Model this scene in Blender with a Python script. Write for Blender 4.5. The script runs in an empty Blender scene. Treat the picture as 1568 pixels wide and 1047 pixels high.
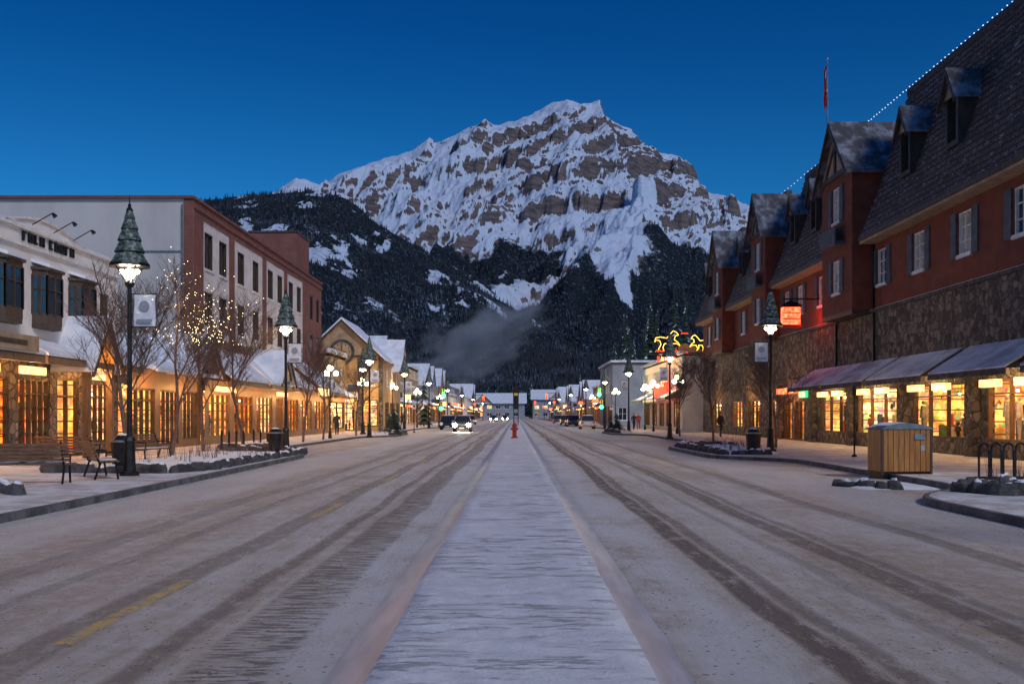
import bpy, math, random
import numpy as np
from mathutils import Vector, Matrix
R = random.Random(7)
scene = bpy.context.scene
scene.view_settings.view_transform = 'Standard'
scene.view_settings.look = 'None'
scene.view_settings.exposure = 0
COL = scene.collection

# ---------------------------------------------------------------- materials
MATS = {}
def nt(name):
    m = bpy.data.materials.new(name); m.use_nodes = True
    t = m.node_tree
    for n in list(t.nodes): t.nodes.remove(n)
    out = t.nodes.new('ShaderNodeOutputMaterial')
    b = t.nodes.new('ShaderNodeBsdfPrincipled')
    t.links.new(b.outputs[0], out.inputs[0])
    MATS[name] = m
    return m, t, b
def N(t, kind, **kw):
    n = t.nodes.new(kind)
    for k, v in kw.items(): setattr(n, k, v)
    return n
def L(t, a, b): t.links.new(a, b)
def pos(t, scale=(1,1,1)):
    g = N(t, 'ShaderNodeNewGeometry')
    m = N(t, 'ShaderNodeMapping'); m.inputs['Scale'].default_value = scale
    L(t, g.outputs['Position'], m.inputs['Vector'])
    return m.outputs[0]
def noise(t, vec, scale, detail=4, rough=.6):
    n = N(t, 'ShaderNodeTexNoise'); n.inputs['Scale'].default_value = scale
    n.inputs['Detail'].default_value = detail; n.inputs['Roughness'].default_value = rough
    L(t, vec, n.inputs['Vector']); return n.outputs[0]
def mix(t, f, a, b):
    n = N(t, 'ShaderNodeMix', data_type='RGBA')
    for s, v in ((0, f), (6, a), (7, b)):
        if hasattr(v, 'is_linked'): L(t, v, n.inputs[s])
        elif s == 0: n.inputs[0].default_value = v
        else: n.inputs[s].default_value = (*v, 1) if len(v) == 3 else v
    return n.outputs[2]
def ramp(t, f, lo, hi):
    n = N(t, 'ShaderNodeMapRange', interpolation_type='SMOOTHSTEP')
    n.inputs[1].default_value = lo; n.inputs[2].default_value = hi
    L(t, f, n.inputs[0]); return n.outputs[0]
def mth(t, op, a, b=None, c=None):
    n = N(t, 'ShaderNodeMath', operation=op)
    for i, v in enumerate((a, b, c)):
        if v is None: continue
        if hasattr(v, 'is_linked'): L(t, v, n.inputs[i])
        else: n.inputs[i].default_value = v
    return n.outputs[0]
def bump(t, b, h, strength=.4, dist=.02):
    n = N(t, 'ShaderNodeBump'); n.inputs['Strength'].default_value = strength
    n.inputs['Distance'].default_value = dist
    L(t, h, n.inputs['Height']); L(t, n.outputs[0], b.inputs['Normal'])

def mat_noise(name, c1, c2, scale=3, rough=.8, bmp=.3, bd=.02, metal=0, lo=.35, hi=.65, sc=(1,1,1)):
    m, t, b = nt(name)
    v = pos(t, sc); f = noise(t, v, scale)
    L(t, mix(t, ramp(t, f, lo, hi), c1, c2), b.inputs['Base Color'])
    b.inputs['Roughness'].default_value = rough; b.inputs['Metallic'].default_value = metal
    if bmp: bump(t, b, noise(t, v, scale*6), bmp, bd)
    return m
def mat_emit(name, col, strength, noise_scale=None, col2=None):
    m, t, b = nt(name)
    b.inputs['Base Color'].default_value = (*[min(.8, c*.6) for c in col], 1)
    b.inputs['Emission Strength'].default_value = strength
    b.inputs['Emission Color'].default_value = (*col, 1)
    if noise_scale:
        f = ramp(t, noise(t, pos(t), noise_scale, 2), .35, .65)
        L(t, mix(t, f, col, col2), b.inputs['Emission Color'])
    return m
def mat_brick(name, c1, c2, mortar, w=.22, h=.075, ms=.01, bmp=.4, snow=0, rough=.85):
    m, t, b = nt(name)
    g = N(t, 'ShaderNodeNewGeometry'); s = N(t, 'ShaderNodeSeparateXYZ'); L(t, g.outputs['Position'], s.inputs[0])
    c = N(t, 'ShaderNodeCombineXYZ'); L(t, mth(t, 'ADD', s.outputs[0], s.outputs[1]), c.inputs[0]); L(t, s.outputs[2], c.inputs[1])
    br = N(t, 'ShaderNodeTexBrick'); L(t, c.outputs[0], br.inputs['Vector'])
    br.inputs['Scale'].default_value = 1; br.inputs['Brick Width'].default_value = w; br.inputs['Row Height'].default_value = h
    br.inputs['Mortar Size'].default_value = ms; br.inputs['Color1'].default_value = (*c1, 1); br.inputs['Color2'].default_value = (*c2, 1)
    br.inputs['Mortar'].default_value = (*mortar, 1)
    n1 = noise(t, g.outputs['Position'], 1.3)
    col = mix(t, ramp(t, n1, .3, .7), br.outputs[0], mix(t, .5, br.outputs[0], tuple(x*.5 for x in c1)))
    if snow:
        f = ramp(t, noise(t, pos(t, (1, 1.6, 4)), 1.6, 5, .75), .6-snow, .7-snow*.5)
        col = mix(t, f, col, (.36, .38, .46))
    L(t, col, b.inputs['Base Color']); b.inputs['Roughness'].default_value = rough
    bump(t, b, br.outputs['Fac'], -bmp, .02)
    return m

mat_noise('snow', (.72,.74,.78), (.86,.87,.9), 2.5, .7, .35, .04)
mat_noise('roof_snow', (.58,.64,.76), (.78,.82,.9), 1.2, .7, .4, .05)
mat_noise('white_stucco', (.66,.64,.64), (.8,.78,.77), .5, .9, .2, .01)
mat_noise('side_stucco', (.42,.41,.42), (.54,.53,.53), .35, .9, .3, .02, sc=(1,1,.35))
mat_noise('cream_panel', (.58,.54,.53), (.7,.66,.64), 1, .85, .2, .01)
mat_brick('red_brick', (.25,.07,.05), (.19,.05,.04), (.2,.14,.12))
mat_noise('terracotta_wall', (.14,.034,.02), (.19,.05,.028), 1.5, .9, .3, .01)
mat_noise('dark_wood', (.035,.022,.016), (.07,.045,.03), 4, .6, .3, .01, sc=(1,1,.3))
mat_noise('brown_wood', (.13,.065,.03), (.21,.11,.05), 6, .5, .3, .006, sc=(3,3,.3))
mat_noise('bin_wood', (.3,.12,.03), (.44,.2,.055), 6, .45, .3, .004, sc=(3,3,.3))
mat_noise('bench_wood', (.13,.06,.03), (.2,.1,.05), 6, .5, .3, .004)
mat_noise('black_metal', (.012,.012,.014), (.03,.03,.034), 5, .45, .1, .003, metal=.6)
mat_noise('grey_metal', (.2,.21,.23), (.32,.33,.36), 4, .4, .1, .003, metal=.7)
mat_noise('ochre_wall', (.36,.23,.1), (.46,.31,.15), 2, .85, .2, .01)
mat_noise('tan_wall', (.3,.21,.14), (.4,.3,.2), 2, .85, .2, .01)
mat_noise('grey_wall', (.26,.28,.32), (.34,.36,.4), .6, .85, .2, .01)
mat_noise('blue_wall', (.2,.24,.3), (.3,.34,.4), 1, .85, .2, .01)
mat_noise('light_stucco', (.6,.56,.5), (.72,.68,.6), 1, .85, .2, .01)
mat_noise('trim_white', (.6,.6,.6), (.75,.75,.75), 5, .6, .1, .003)
mat_noise('bark', (.08,.05,.04), (.15,.1,.085), 8, .9, .4, .01)
mat_noise('rock_dark', (.03,.028,.03), (.09,.085,.09), 3, .85, .7, .04)
mat_noise('pine_green', (.012,.03,.02), (.035,.06,.04), .8, .85, .3, .05)
mat_noise('lamp_shade', (.02,.05,.035), (.28,.32,.34), 9, .6, .5, .02, lo=.42, hi=.72)
mat_noise('kerb_stone', (.06,.06,.065), (.16,.16,.17), 2, .85, .5, .02)
mat_noise('red_paint', (.22,.012,.01), (.32,.02,.015), 4, .35, .1, .003)
mat_noise('tyre', (.015,.015,.015), (.03,.03,.03), 8, .9, .2, .005)
mat_noise('car_dark', (.02,.025,.035), (.03,.035,.045), 4, .25, 0)
mat_noise('car_silver', (.35,.36,.38), (.42,.43,.45), 4, .25, 0, metal=.6)
mat_noise('coat_dark', (.02,.02,.03), (.04,.04,.05), 8, .9, .3)
mat_noise('coat_red', (.25,.03,.03), (.33,.05,.04), 8, .9, .3)
mat_noise('skin', (.45,.27,.2), (.5,.3,.22), 8, .6, 0)
mat_noise('banner_cloth', (.6,.62,.72), (.75,.75,.8), 3, .8, .1, lo=.45, hi=.55)
mat_noise('awning_cloth', (.42,.38,.4), (.78,.76,.8), .9, .8, .3, .02, lo=.3, hi=.6, sc=(1,.6,1))
mat_noise('yellow_paint', (.6,.4,.04), (.7,.5,.06), 4, .5, 0)
mat_noise('blue_slate', (.04,.055,.08), (.08,.1,.13), 2, .7, .2)
mat_noise('dusted_roof', (.055,.055,.07), (.25,.29,.38), 1.6, .8, .5, .03, lo=.4, hi=.74, sc=(1,1,.6))
mat_brick('shingle', (.06,.046,.05), (.15,.115,.12), (.008,.007,.008), w=.55, h=.302, ms=.035, bmp=1.0, snow=.03)
mat_noise('shingle_snow', (.08,.07,.08), (.72,.74,.82), 1.6, .8, .3, .02, lo=.38, hi=.52, sc=(1,1.2,1))
m, t, b = nt('rubble_stone')
v = pos(t); vo = N(t, 'ShaderNodeTexVoronoi'); vo.inputs['Scale'].default_value = 3.2; L(t, v, vo.inputs['Vector'])
ve = N(t, 'ShaderNodeTexVoronoi', feature='DISTANCE_TO_EDGE'); ve.inputs['Scale'].default_value = 3.2; L(t, v, ve.inputs['Vector'])
bw = N(t, 'ShaderNodeSeparateColor'); L(t, vo.outputs['Color'], bw.inputs[0])
c = mix(t, bw.outputs[0], (.05,.042,.036), (.22,.18,.15))
L(t, mix(t, ramp(t, ve.outputs[0], .0, .07), (.045,.04,.036), c), b.inputs['Base Color'])
b.inputs['Roughness'].default_value = .9; bump(t, b, ramp(t, ve.outputs[0], 0, .15), .9, .06)
for nm, colr in (('dark_glass', (.02,.025,.04)), ('blue_glass', (.03,.05,.08))):
    m, t, b = nt(nm); b.inputs['Base Color'].default_value = (*colr, 1); b.inputs['Roughness'].default_value = .08
    bump(t, b, noise(t, pos(t), 1.5), .05, .02)
m, t, b = nt('curtain_glass'); f = noise(t, pos(t, (3,3,.3)), 3)
L(t, mix(t, ramp(t, f, .4, .6), (.1,.1,.12), (.4,.4,.42)), b.inputs['Base Color']); b.inputs['Roughness'].default_value = .15
b.inputs['Emission Color'].default_value = (1,.75,.5,1); b.inputs['Emission Strength'].default_value = .04
def mat_interior(name, warm, strength, seed):
    m, t, b = nt(name)
    g = N(t, 'ShaderNodeNewGeometry'); s = N(t, 'ShaderNodeSeparateXYZ'); L(t, g.outputs['Position'], s.inputs[0])
    c = N(t, 'ShaderNodeCombineXYZ'); L(t, mth(t, 'ADD', s.outputs[0], s.outputs[1]), c.inputs[0]); L(t, s.outputs[2], c.inputs[1]); c.inputs[2].default_value = seed
    vo = N(t, 'ShaderNodeTexVoronoi', distance='CHEBYCHEV'); vo.inputs['Scale'].default_value = 4.3; L(t, c.outputs[0], vo.inputs['Vector'])
    hs = N(t, 'ShaderNodeHueSaturation'); hs.inputs['Saturation'].default_value = .8; hs.inputs['Value'].default_value = .75; L(t, vo.outputs['Color'], hs.inputs['Color'])
    mu = N(t, 'ShaderNodeMix', data_type='RGBA', blend_type='MULTIPLY'); mu.inputs[0].default_value = 1
    L(t, hs.outputs[0], mu.inputs[6]); mu.inputs[7].default_value = (*warm, 1)
    big = ramp(t, noise(t, c.outputs[0], 1.5, 4, .7), .46, .64)
    dk = ramp(t, noise(t, c.outputs[0], .7, 3, .6), .34, .52)
    sh = mth(t, 'LESS_THAN', mth(t, 'FRACT', mth(t, 'MULTIPLY', s.outputs[2], 2.1)), .12)
    col = mix(t, big, mu.outputs[2], warm)
    col = mix(t, sh, col, (.1,.035,.008))
    col = mix(t, dk, mix(t, .65, col, (.03,.012,.004)), col)
    L(t, col, b.inputs['Emission Color']); L(t, col, b.inputs['Base Color'])
    b.inputs['Emission Strength'].default_value = strength
mat_interior('interior_warm', (1,.5,.14), 1.7, 1.3)
mat_interior('interior_orange', (1,.34,.05), 1.4, 4.1)
mat_interior('interior_pale', (1,.68,.32), 2.1, 9.7)
mat_emit('ceiling_glow', (1,.6,.22), 3.6, 2.2, (.8,.3,.06))
mat_emit('bulb', (1,.85,.55), 30)
mat_emit('bulb_small', (1,.75,.38), 18)
mat_emit('sign_cream', (1,.72,.35), 1.7, 6, (1,.5,.15))
mat_emit('sign_red', (1,.03,.01), 4)
mat_emit('sign_redpanel', (1,.06,.02), 2.2, 5, (1,.28,.1))
mat_emit('neon_yellow', (1,.5,.07), 4)
mat_emit('signal_green', (.02,1,.35), 16)
mat_emit('signal_red', (1,.02,.01), 16)
mat_emit('green_sign', (.02,.6,.25), 1.4)
mat_emit('headlight', (1,.88,.6), 90)
mat_emit('ice_light', (.7,.82,1), 1.3)
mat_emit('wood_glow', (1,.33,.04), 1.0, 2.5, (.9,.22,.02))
mat_emit('wall_glow', (1,.75,.45), .6, 2.5, (1,.6,.3))
for i, cc in enumerate([(.4,.07,.04), (.08,.15,.25), (.5,.4,.25), (.1,.2,.08), (.6,.55,.5), (.06,.04,.03)]):
    mat_noise('goods_%d' % i, cc, tuple(x*.6 for x in cc), 6, .7, 0)

# ---------------------------------------------------------------- builder
class Obj:
    def __init__(s, name, origin=(0,0,0), rot=0):
        s.name = name; s.o = Vector(origin); s.rot = rot; s.parts = {}
    def P(s, part):
        return s.parts.setdefault(part, dict(v=[], f=[], m=[], mats=[]))
    def add(s, part, mat, vs, fs):
        p = s.P(part); k = len(p['v'])
        if mat not in p['mats']: p['mats'].append(mat)
        mi = p['mats'].index(mat)
        p['v'] += [tuple(v) for v in vs]
        for f in fs: p['f'].append(tuple(i+k for i in f)); p['m'].append(mi)
    def quad(s, part, mat, *vs): s.add(part, mat, vs, [tuple(range(len(vs)))])
    def box(s, part, mat, x0, x1, y0, y1, z0, z1):
        vs = [(x,y,z) for z in (z0,z1) for y in (y0,y1) for x in (x0,x1)]
        s.add(part, mat, vs, [(0,2,3,1),(4,5,7,6),(0,1,5,4),(2,6,7,3),(0,4,6,2),(1,3,7,5)])
    def fp(s, F, u, z, n): return (F[0]+F[2]*u+F[4]*n, F[1]+F[3]*u+F[5]*n, z)
    def fbox(s, part, mat, F, u0, u1, z0, z1, n0, n1):
        vs = [s.fp(F,u,z,n) for z in (z0,z1) for n in (n0,n1) for u in (u0,u1)]
        s.add(part, mat, vs, [(0,2,3,1),(4,5,7,6),(0,1,5,4),(2,6,7,3),(0,4,6,2),(1,3,7,5)])
    def fquad(s, part, mat, F, *uzn): s.quad(part, mat, *[s.fp(F,*q) for q in uzn])
    def slab(s, part, mat, F, pts, th):
        n = len(pts); vs = [s.fp(F,*q) for q in pts] + [s.fp(F,q[0],q[1]-th,q[2]) for q in pts]
        fs = [tuple(range(n)), tuple(range(2*n-1, n-1, -1))] + [(i,(i+1)%n,n+(i+1)%n,n+i) for i in range(n)]
        s.add(part, mat, vs, fs)
    def cyl(s, part, mat, p0, p1, r0, r1=None, n=8, cap=True, ph=0):
        r1 = r0 if r1 is None else r1
        p0 = Vector(p0); p1 = Vector(p1); d = (p1-p0).normalized()
        a = d.orthogonal().normalized() if abs(d.z) < .99 else Vector((1,0,0)); bb = d.cross(a).normalized()
        vs = []
        for p, r in ((p0,r0),(p1,r1)):
            for i in range(n):
                an = 2*math.pi*i/n+ph; vs.append(p+a*math.cos(an)*r+bb*math.sin(an)*r)
        fs = [(i,(i+1)%n,n+(i+1)%n,n+i) for i in range(n)]
        if cap: fs += [tuple(range(n-1,-1,-1)), tuple(range(n,2*n))]
        s.add(part, mat, vs, fs)
    def ball(s, part, mat, c, r, n=6, sz=1):
        vs = [(c[0],c[1],c[2]+r*sz)]; fs = []
        rings = max(2, n//2)
        for j in range(1, rings+1):
            th = math.pi*j/(rings+1)
            for i in range(n):
                a = 2*math.pi*i/n
                vs.append((c[0]+r*math.sin(th)*math.cos(a), c[1]+r*math.sin(th)*math.sin(a), c[2]+r*sz*math.cos(th)))
        vs.append((c[0],c[1],c[2]-r*sz)); e = len(vs)-1
        for i in range(n):
            fs.append((0,1+i,1+(i+1)%n)); fs.append((e, 1+(rings-1)*n+(i+1)%n, 1+(rings-1)*n+i))
            for j in range(rings-1): fs.append((1+j*n+i,1+(j+1)*n+i,1+(j+1)*n+(i+1)%n,1+j*n+(i+1)%n))
        s.add(part, mat, vs, fs)
    def wall(s, part, mat, F, u0, u1, z0, z1, holes=(), d=.22, rmat=None):
        us = sorted({u0,u1,*[h[0] for h in holes],*[h[1] for h in holes]}); zs = sorted({z0,z1,*[h[2] for h in holes],*[h[3] for h in holes]})
        us = [u for u in us if u0<=u<=u1]; zs = [z for z in zs if z0<=z<=z1]
        for a, b_ in zip(us, us[1:]):
            for c_, e in zip(zs, zs[1:]):
                um, zm = (a+b_)/2, (c_+e)/2
                if any(h[0]<um<h[1] and h[2]<zm<h[3] for h in holes): continue
                s.fquad(part, mat, F, (a,c_,0),(b_,c_,0),(b_,e,0),(a,e,0))
        rm = rmat or mat
        for a, b_, c_, e in holes:
            s.fquad(part, rm, F, (a,c_,0),(a,c_,-d),(a,e,-d),(a,e,0)); s.fquad(part, rm, F, (b_,c_,0),(b_,c_,-d),(b_,e,-d),(b_,e,0))
            s.fquad(part, rm, F, (a,c_,0),(b_,c_,0),(b_,c_,-d),(a,c_,-d)); s.fquad(part, rm, F, (a,e,0),(b_,e,0),(b_,e,-d),(a,e,-d))
    def window(s, F, h, glass='dark_glass', frame='trim_white', d=.15, sill=True, nu=2, nz=2):
        a, b_, c_, e = h; fw = .07
        s.fquad('windows', glass, F, (a,c_,-d),(b_,c_,-d),(b_,e,-d),(a,e,-d))
        for x in [a]+[b_-fw]: s.fbox('window_frames', frame, F, x, x+fw, c_, e, -d+.01, -.02)
        for z in (c_, e-fw): s.fbox('window_frames', frame, F, a+fw, b_-fw, z, z+fw, -d+.012, -.022)
        for i in range(1, nu): x = a+(b_-a)*i/nu; s.fbox('window_frames', frame, F, x-.025, x+.025, c_+fw, e-fw, -d+.014, -.04)
        for i in range(1, nz): z = c_+(e-c_)*i/nz; s.fbox('window_frames', frame, F, a+fw, b_-fw, z-.02, z+.02, -d+.016, -.05)
        if sill:
            s.fbox('window_frames', frame, F, a-.08, b_+.08, c_-.1, c_-.002, -.02, .09); s.fbox('sill_snow', 'snow', F, a-.06, b_+.06, c_, c_+.05, -.01, .08)
    def shop(s, F, h, frame='dark_wood', back='interior_warm', depth=1.6, bars=3, transom=True, goods=True, hb=0):
        a, b_, c_, e = h
        s.fquad('shop_interior', back, F, (a-.3,c_-.3,-depth),(b_+.3,c_-.3,-depth),(b_+.3,e+.2,-depth),(a-.3,e+.2,-depth))
        s.fquad('shop_interior', 'tan_wall', F, (a-.3,c_-.05,-.23),(b_+.3,c_-.05,-.23),(b_+.3,c_-.05,-depth),(a-.3,c_-.05,-depth))
        s.fquad('shop_interior', 'ceiling_glow', F, (a-.3,e+.1,-.23),(b_+.3,e+.1,-.23),(b_+.3,e+.1,-depth),(a-.3,e+.1,-depth))
        for x in (a-.3, b_+.3): s.fquad('shop_interior', back, F, (x,c_-.1,-.23),(x,c_-.1,-depth),(x,e+.15,-depth),(x,e+.15,-.23))
        fw = .09
        for i in range(bars+1):
            x = a+(b_-a-fw)*i/bars; s.fbox('window_frames', frame, F, x, x+fw, c_, e, -.18, -.03)
        for z in (c_, e-fw): s.fbox('window_frames', frame, F, a, b_, z, z+fw, -.17, -.04)
        if transom: z = e-(e-c_)*.24; s.fbox('window_frames', frame, F, a, b_, z, z+.06, -.165, -.05)
        for i in range(hb): z = c_+(e-c_)*.76*(i+1)/(hb+1); s.fbox('window_frames', frame, F, a, b_, z, z+.035, -.16, -.06)
        if goods:
            k = max(3, int((b_-a)*3.2))
            for i in range(k):
                u = a+.1+(b_-a-.2)*(i+R.random())/k; n0 = -.35-R.random()*.9; w = .07+R.random()*.14; hh = (e-c_)*(.2+.5*R.random())
                mt = 'goods_%d' % R.randrange(6)
                if R.random() < .45:
                    p = s.fp(F,u,c_,n0); s.cyl('shop_goods', mt, (p[0],p[1],c_), (p[0],p[1],c_+hh*.6), .04, .1, 6); s.cyl('shop_goods', mt, (p[0],p[1],c_+hh*.6), (p[0],p[1],c_+hh), .16, .11, 7); s.ball('shop_goods', mt, (p[0],p[1],c_+hh+.13), .09)
                elif R.random() < .5: s.fbox('shop_goods', mt, F, u-w, u+w, c_, c_+hh*.7, n0-.2, n0)
                else: z = c_+(e-c_)*R.uniform(.35,.8); s.fbox('shop_goods', mt, F, u-w, u+w, z, z+w*2.2, n0-.03, n0)
            for i in range(max(1, int((b_-a)/1.3))):
                u = a+(b_-a)*(i+.5+R.uniform(-.2,.2))/max(1, int((b_-a)/1.3)); p = s.fp(F,u,e-.22-R.random()*.25,-.7); s.ball('shop_lights', 'bulb_small', p, .06)
    def awning(s, F, u0, u1, zt, zf, out, mat='awning_cloth', val='dark_wood', snow=False):
        s.slab('awning', mat, F, [(u0,zt,.02),(u1,zt,.02),(u1,zf,out),(u0,zf,out)], .05)
        s.fbox('awning', val, F, u0, u1, zf-.27, zf-.052, out-.03, out+.01)
        for u in (u0+.01, u1-.01): s.fquad('awning', val, F, (u,zt-.06,.02),(u,zf-.06,out-.02),(u,zf-.06,.02))
        if snow: s.slab('awning_snow', 'roof_snow', F, [(u0-.02,zt+.12,0),(u1+.02,zt+.12,0),(u1+.02,zf+.1,out+.04),(u0-.02,zf+.1,out+.04)], .1)
    def gable(s, F, uc, w, zb, zp, n0, n1, wallm, roofm='roof_snow', over=.25, th=.16, trim='dark_wood'):
        s.fquad('gable_wall', wallm, F, (uc-w/2,zb,n1),(uc+w/2,zb,n1),(uc,zp,n1))
        k = (zp-zb)/(w/2)
        for sg in (-1, 1):
            e = (uc+sg*(w/2+over), zb-over*k)
            s.slab('gable_roof', roofm, F, [(uc,zp+th,n0),(uc,zp+th,n1+over),(e[0],e[1]+th,n1+over),(e[0],e[1]+th,n0)], th)
            s.slab('gable_trim', trim, F, [(uc,zp-.005,n1+over-.08),(uc,zp-.005,n1+over+.03),(e[0],e[1]-.005,n1+over+.03),(e[0],e[1]-.005,n1+over-.08)], .2)
    def done(s, bevel=None, smooth=()):
        e = bpy.data.objects.new(s.name, None); COL.objects.link(e); e.empty_display_size = .3
        e.location = s.o; e.rotation_euler = (0,0,s.rot)
        for pn, p in s.parts.items():
            me = bpy.data.meshes.new(pn); me.from_pydata(p['v'], [], p['f'])
            for mn in p['mats']: me.materials.append(MATS[mn])
            me.polygons.foreach_set('material_index', p['m'])
            if pn in smooth: me.polygons.foreach_set('use_smooth', [True]*len(p['f']))
            me.update()
            ob = bpy.data.objects.new(pn, me); COL.objects.link(ob); ob.parent = e
            if bevel and pn in bevel:
                md = ob.modifiers.new('bevel', 'BEVEL'); md.width = bevel[pn]; md.segments = 2
        return e
def light(parent, name, kind, loc, power, col, rad=.1, **kw):
    l = bpy.data.lights.new(name, kind); l.energy = power; l.color = col
    if kind in ('POINT','SPOT'): l.shadow_soft_size = rad
    for k, v in kw.items(): setattr(l, k, v)
    o = bpy.data.objects.new(name, l); COL.objects.link(o); o.location = loc
    if parent: o.parent = parent
    return o
FL = lambda x: (x,0,0,1,1,0)
FR = lambda x: (x,0,0,1,-1,0)
FC = lambda y: (0,y,1,0,0,-1)
WARM = (1,.62,.28); ORANGE = (1,.45,.13)

# ---------------------------------------------------------------- numpy noise
def vn(x, y, s=0.):
    ix = np.floor(x); iy = np.floor(y); fx = x-ix; fy = y-iy
    fx = fx*fx*(3-2*fx); fy = fy*fy*(3-2*fy)
    def h(a, b):
        q = np.sin(a*127.1+b*311.7+s*74.7)*43758.5453; return q-np.floor(q)
    return (h(ix,iy)*(1-fx)+h(ix+1,iy)*fx)*(1-fy)+(h(ix,iy+1)*(1-fx)+h(ix+1,iy+1)*fx)*fy
def fbm(x, y, o=4, s=0., g=.5):
    r = 0; a = 1; tt = 0
    for i in range(o): r = r+a*vn(x*2**i, y*2**i, s+i*3.3); tt += a; a *= g
    return r/tt
def ridged(x, y, o=4, s=0., g=.5):
    r = 0; a = 1; tt = 0
    for i in range(o): r = r+a*(1-np.abs(2*vn(x*2**i, y*2**i, s+i*5.1)-1)); tt += a; a *= g
    return r/tt
sst = lambda x, a, b: (lambda q: q*q*(3-2*q))(np.clip((x-a)/(b-a), 0, 1))

# ---------------------------------------------------------------- terrain
NT, NY = 1200, 720
th = np.linspace(-.62, .62, NT)
yy = 1500*(8200/1500)**(np.linspace(0, 1, NY))
TH, Y = np.meshgrid(th, yy); X = TH*Y
def ridge(pts, Yr):
    k = Yr/1524.; p = np.array(pts, float); return (p[:,0]-790)*k, (635-p[:,1])*k
main = [(-300,540),(100,490),(300,430),(370,380),(405,318),(432,286),(455,271),(475,277),(492,281),(530,264),(560,254),(590,243),(612,240),(632,233),(648,220),(657,213),(668,222),(690,212),(715,200),(745,187),(755,195),(775,192),(800,182),(825,172),(845,160),(868,152),(885,160),(905,163),(918,160),(925,182),(945,192),(966,200),(985,222),(1000,236),(1015,238),(1040,240),(1054,256),(1064,284),(1085,293),(1105,298),(1140,310),(1155,325),(1200,350),(1300,400),(1500,480),(1800,560)]
hx, hz = ridge(main, 6200)
wob = (fbm(X/420, Y/420, 4, 2.)-.5)*260
Hs = np.interp(X, hx, hz)
tm = np.clip((Y-2500-wob*.8)/(6200-2500), 0, 1.6)
front = Hs*np.clip(tm,0,1)**1.18
zm = np.where(Y<6200, front, Hs-(Y-6200)*.75)
nearr = sst(np.abs(Y-6200), 0, 700)*.9+.1
mid = np.clip(tm*3, 0, 1)*nearr*(1-.6*sst(X,800,1150))*(1-.8*sst(-X,1150,1500))
a1 = math.radians(24); Xr = X*math.cos(a1)-Y*math.sin(a1); Yr_ = X*math.sin(a1)+Y*math.cos(a1)
zm = zm + mid*((ridged(Xr/700+.35*fbm(X/300,Y/300,3,7), Yr_/1700, 4, 1.)-.55)*500)
zm = zm + mid*((ridged(Xr/210+.3*fbm(X/120,Y/120,2,17), Yr_/560, 4, 4.)-.55)*220)
zm = zm + mid*((ridged(Xr/70, Yr_/160, 4, 14.)-.55)*76)
zm = zm + np.clip(tm*3,0,1)*(fbm(X/50, Y/50, 4, 9.)-.5)*26
P = 210.
s_ = zm-.42*X+(fbm(X/600, Y/600, 3, 5.)-.5)*260+(fbm(X/90,Y/90,3,15.)-.5)*40
f = s_/P-np.floor(s_/P); g = np.where(f<.8, f*.6, .48+(f-.8)/.2*.52)
wgt = (sst(X+(zm-900)*.25, -700, 400)*.75+.1)*np.clip((zm-600)/300,0,1)*np.clip(nearr*1.6,0,1)
zm = zm+P*(g-f)*np.clip(wgt,0,1.0)
f2 = s_/46.-np.floor(s_/46.); g2 = np.where(f2<.7, f2*.6, .42+(f2-.7)/.3*.58)
zm = zm+46*(g2-f2)*.75*np.clip((zm-600)/300,0,1)*nearr
def hill(pts, Yr, Y0, back, amp, seed, p=1.):
    x_, z_ = ridge(pts, Yr); H = np.interp(X, x_, z_)
    yr = Yr+(fbm(X/300, X*0+1, 3, seed)-.5)*120
    tt = np.clip((Y-Y0)/(yr-Y0), 0, 1)
    z = np.where(Y<yr, H*tt**p, H-(Y-yr)*back)
    nr = .25+.75*sst(np.abs(Y-yr), 0, 300)
    return z+(ridged(X/260, Y/330, 4, seed)-.55)*amp*nr*np.clip(tt*4,0,1)+(fbm(X/45,Y/45,3,seed+1)-.5)*16*np.clip(tt*4,0,1)
zA = hill([(-600,420),(0,345),(200,322),(330,303),(380,297),(440,290),(500,293),(545,306),(572,332),(610,360),(660,393),(740,432),(800,475),(850,505),(890,528),(960,585),(1100,700)], 3300, 1850, .5, 110, 21.)
zB = hill([(560,700),(640,560),(690,450),(730,395),(765,347),(800,366),(850,410),(885,468),(950,525),(1000,600),(1100,750)], 4500, 2600, .9, 110, 31.)
zC = hill([(860,720),(905,560),(950,465),(985,402),(1020,418),(1060,408),(1100,392),(1200,385),(1500,420),(1900,500)], 4000, 2100, .5, 110, 41.)
zD = hill([(-600,560),(300,560),(500,560),(700,565),(850,560),(900,545),(1000,540),(1100,520),(1500,500),(2200,500)], 2300, 1600, .2, 20, 51.)
Z = np.maximum.reduce([zm, zA, zB, zC, zD, np.zeros_like(zm)])
who = np.argmax(np.stack([zm, zA, zB, zC, zD]), 0)
Z = Z*sst(Y, 1500, 1900)+ -2*(1-sst(Y,1500,1900))
dzdy = np.gradient(Z, axis=0)/np.gradient(Y, axis=0); dzdx = np.gradient(Z, axis=1)/np.gradient(X, axis=1)
dzy = dzdy-dzdx*TH
slope = np.hypot(dzdx, dzy)
rn = fbm(X/35, Y/35+Z/40, 4, 61.)
rockm = sst(slope+(rn-.5)*1.9+(fbm(X/300,Y/300,4,66.)-.5)*1.3+.12*sst(X,100,700)*sst(Z,1100,1400), 1.45, 2.0)
topw = sst(Z, 1450, 1900)*.3
rockm = np.clip(rockm+topw*sst(slope+(rn-.5),.8,1.2), 0, 1)
def seg(ax, ay, bx, by):
    tt = np.clip(((X-ax)*(bx-ax)+(Y-ay)*(by-ay))/((bx-ax)**2+(by-ay)**2), 0, 1)
    return np.hypot(X-ax-tt*(bx-ax), Y-ay-tt*(by-ay))
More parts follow.
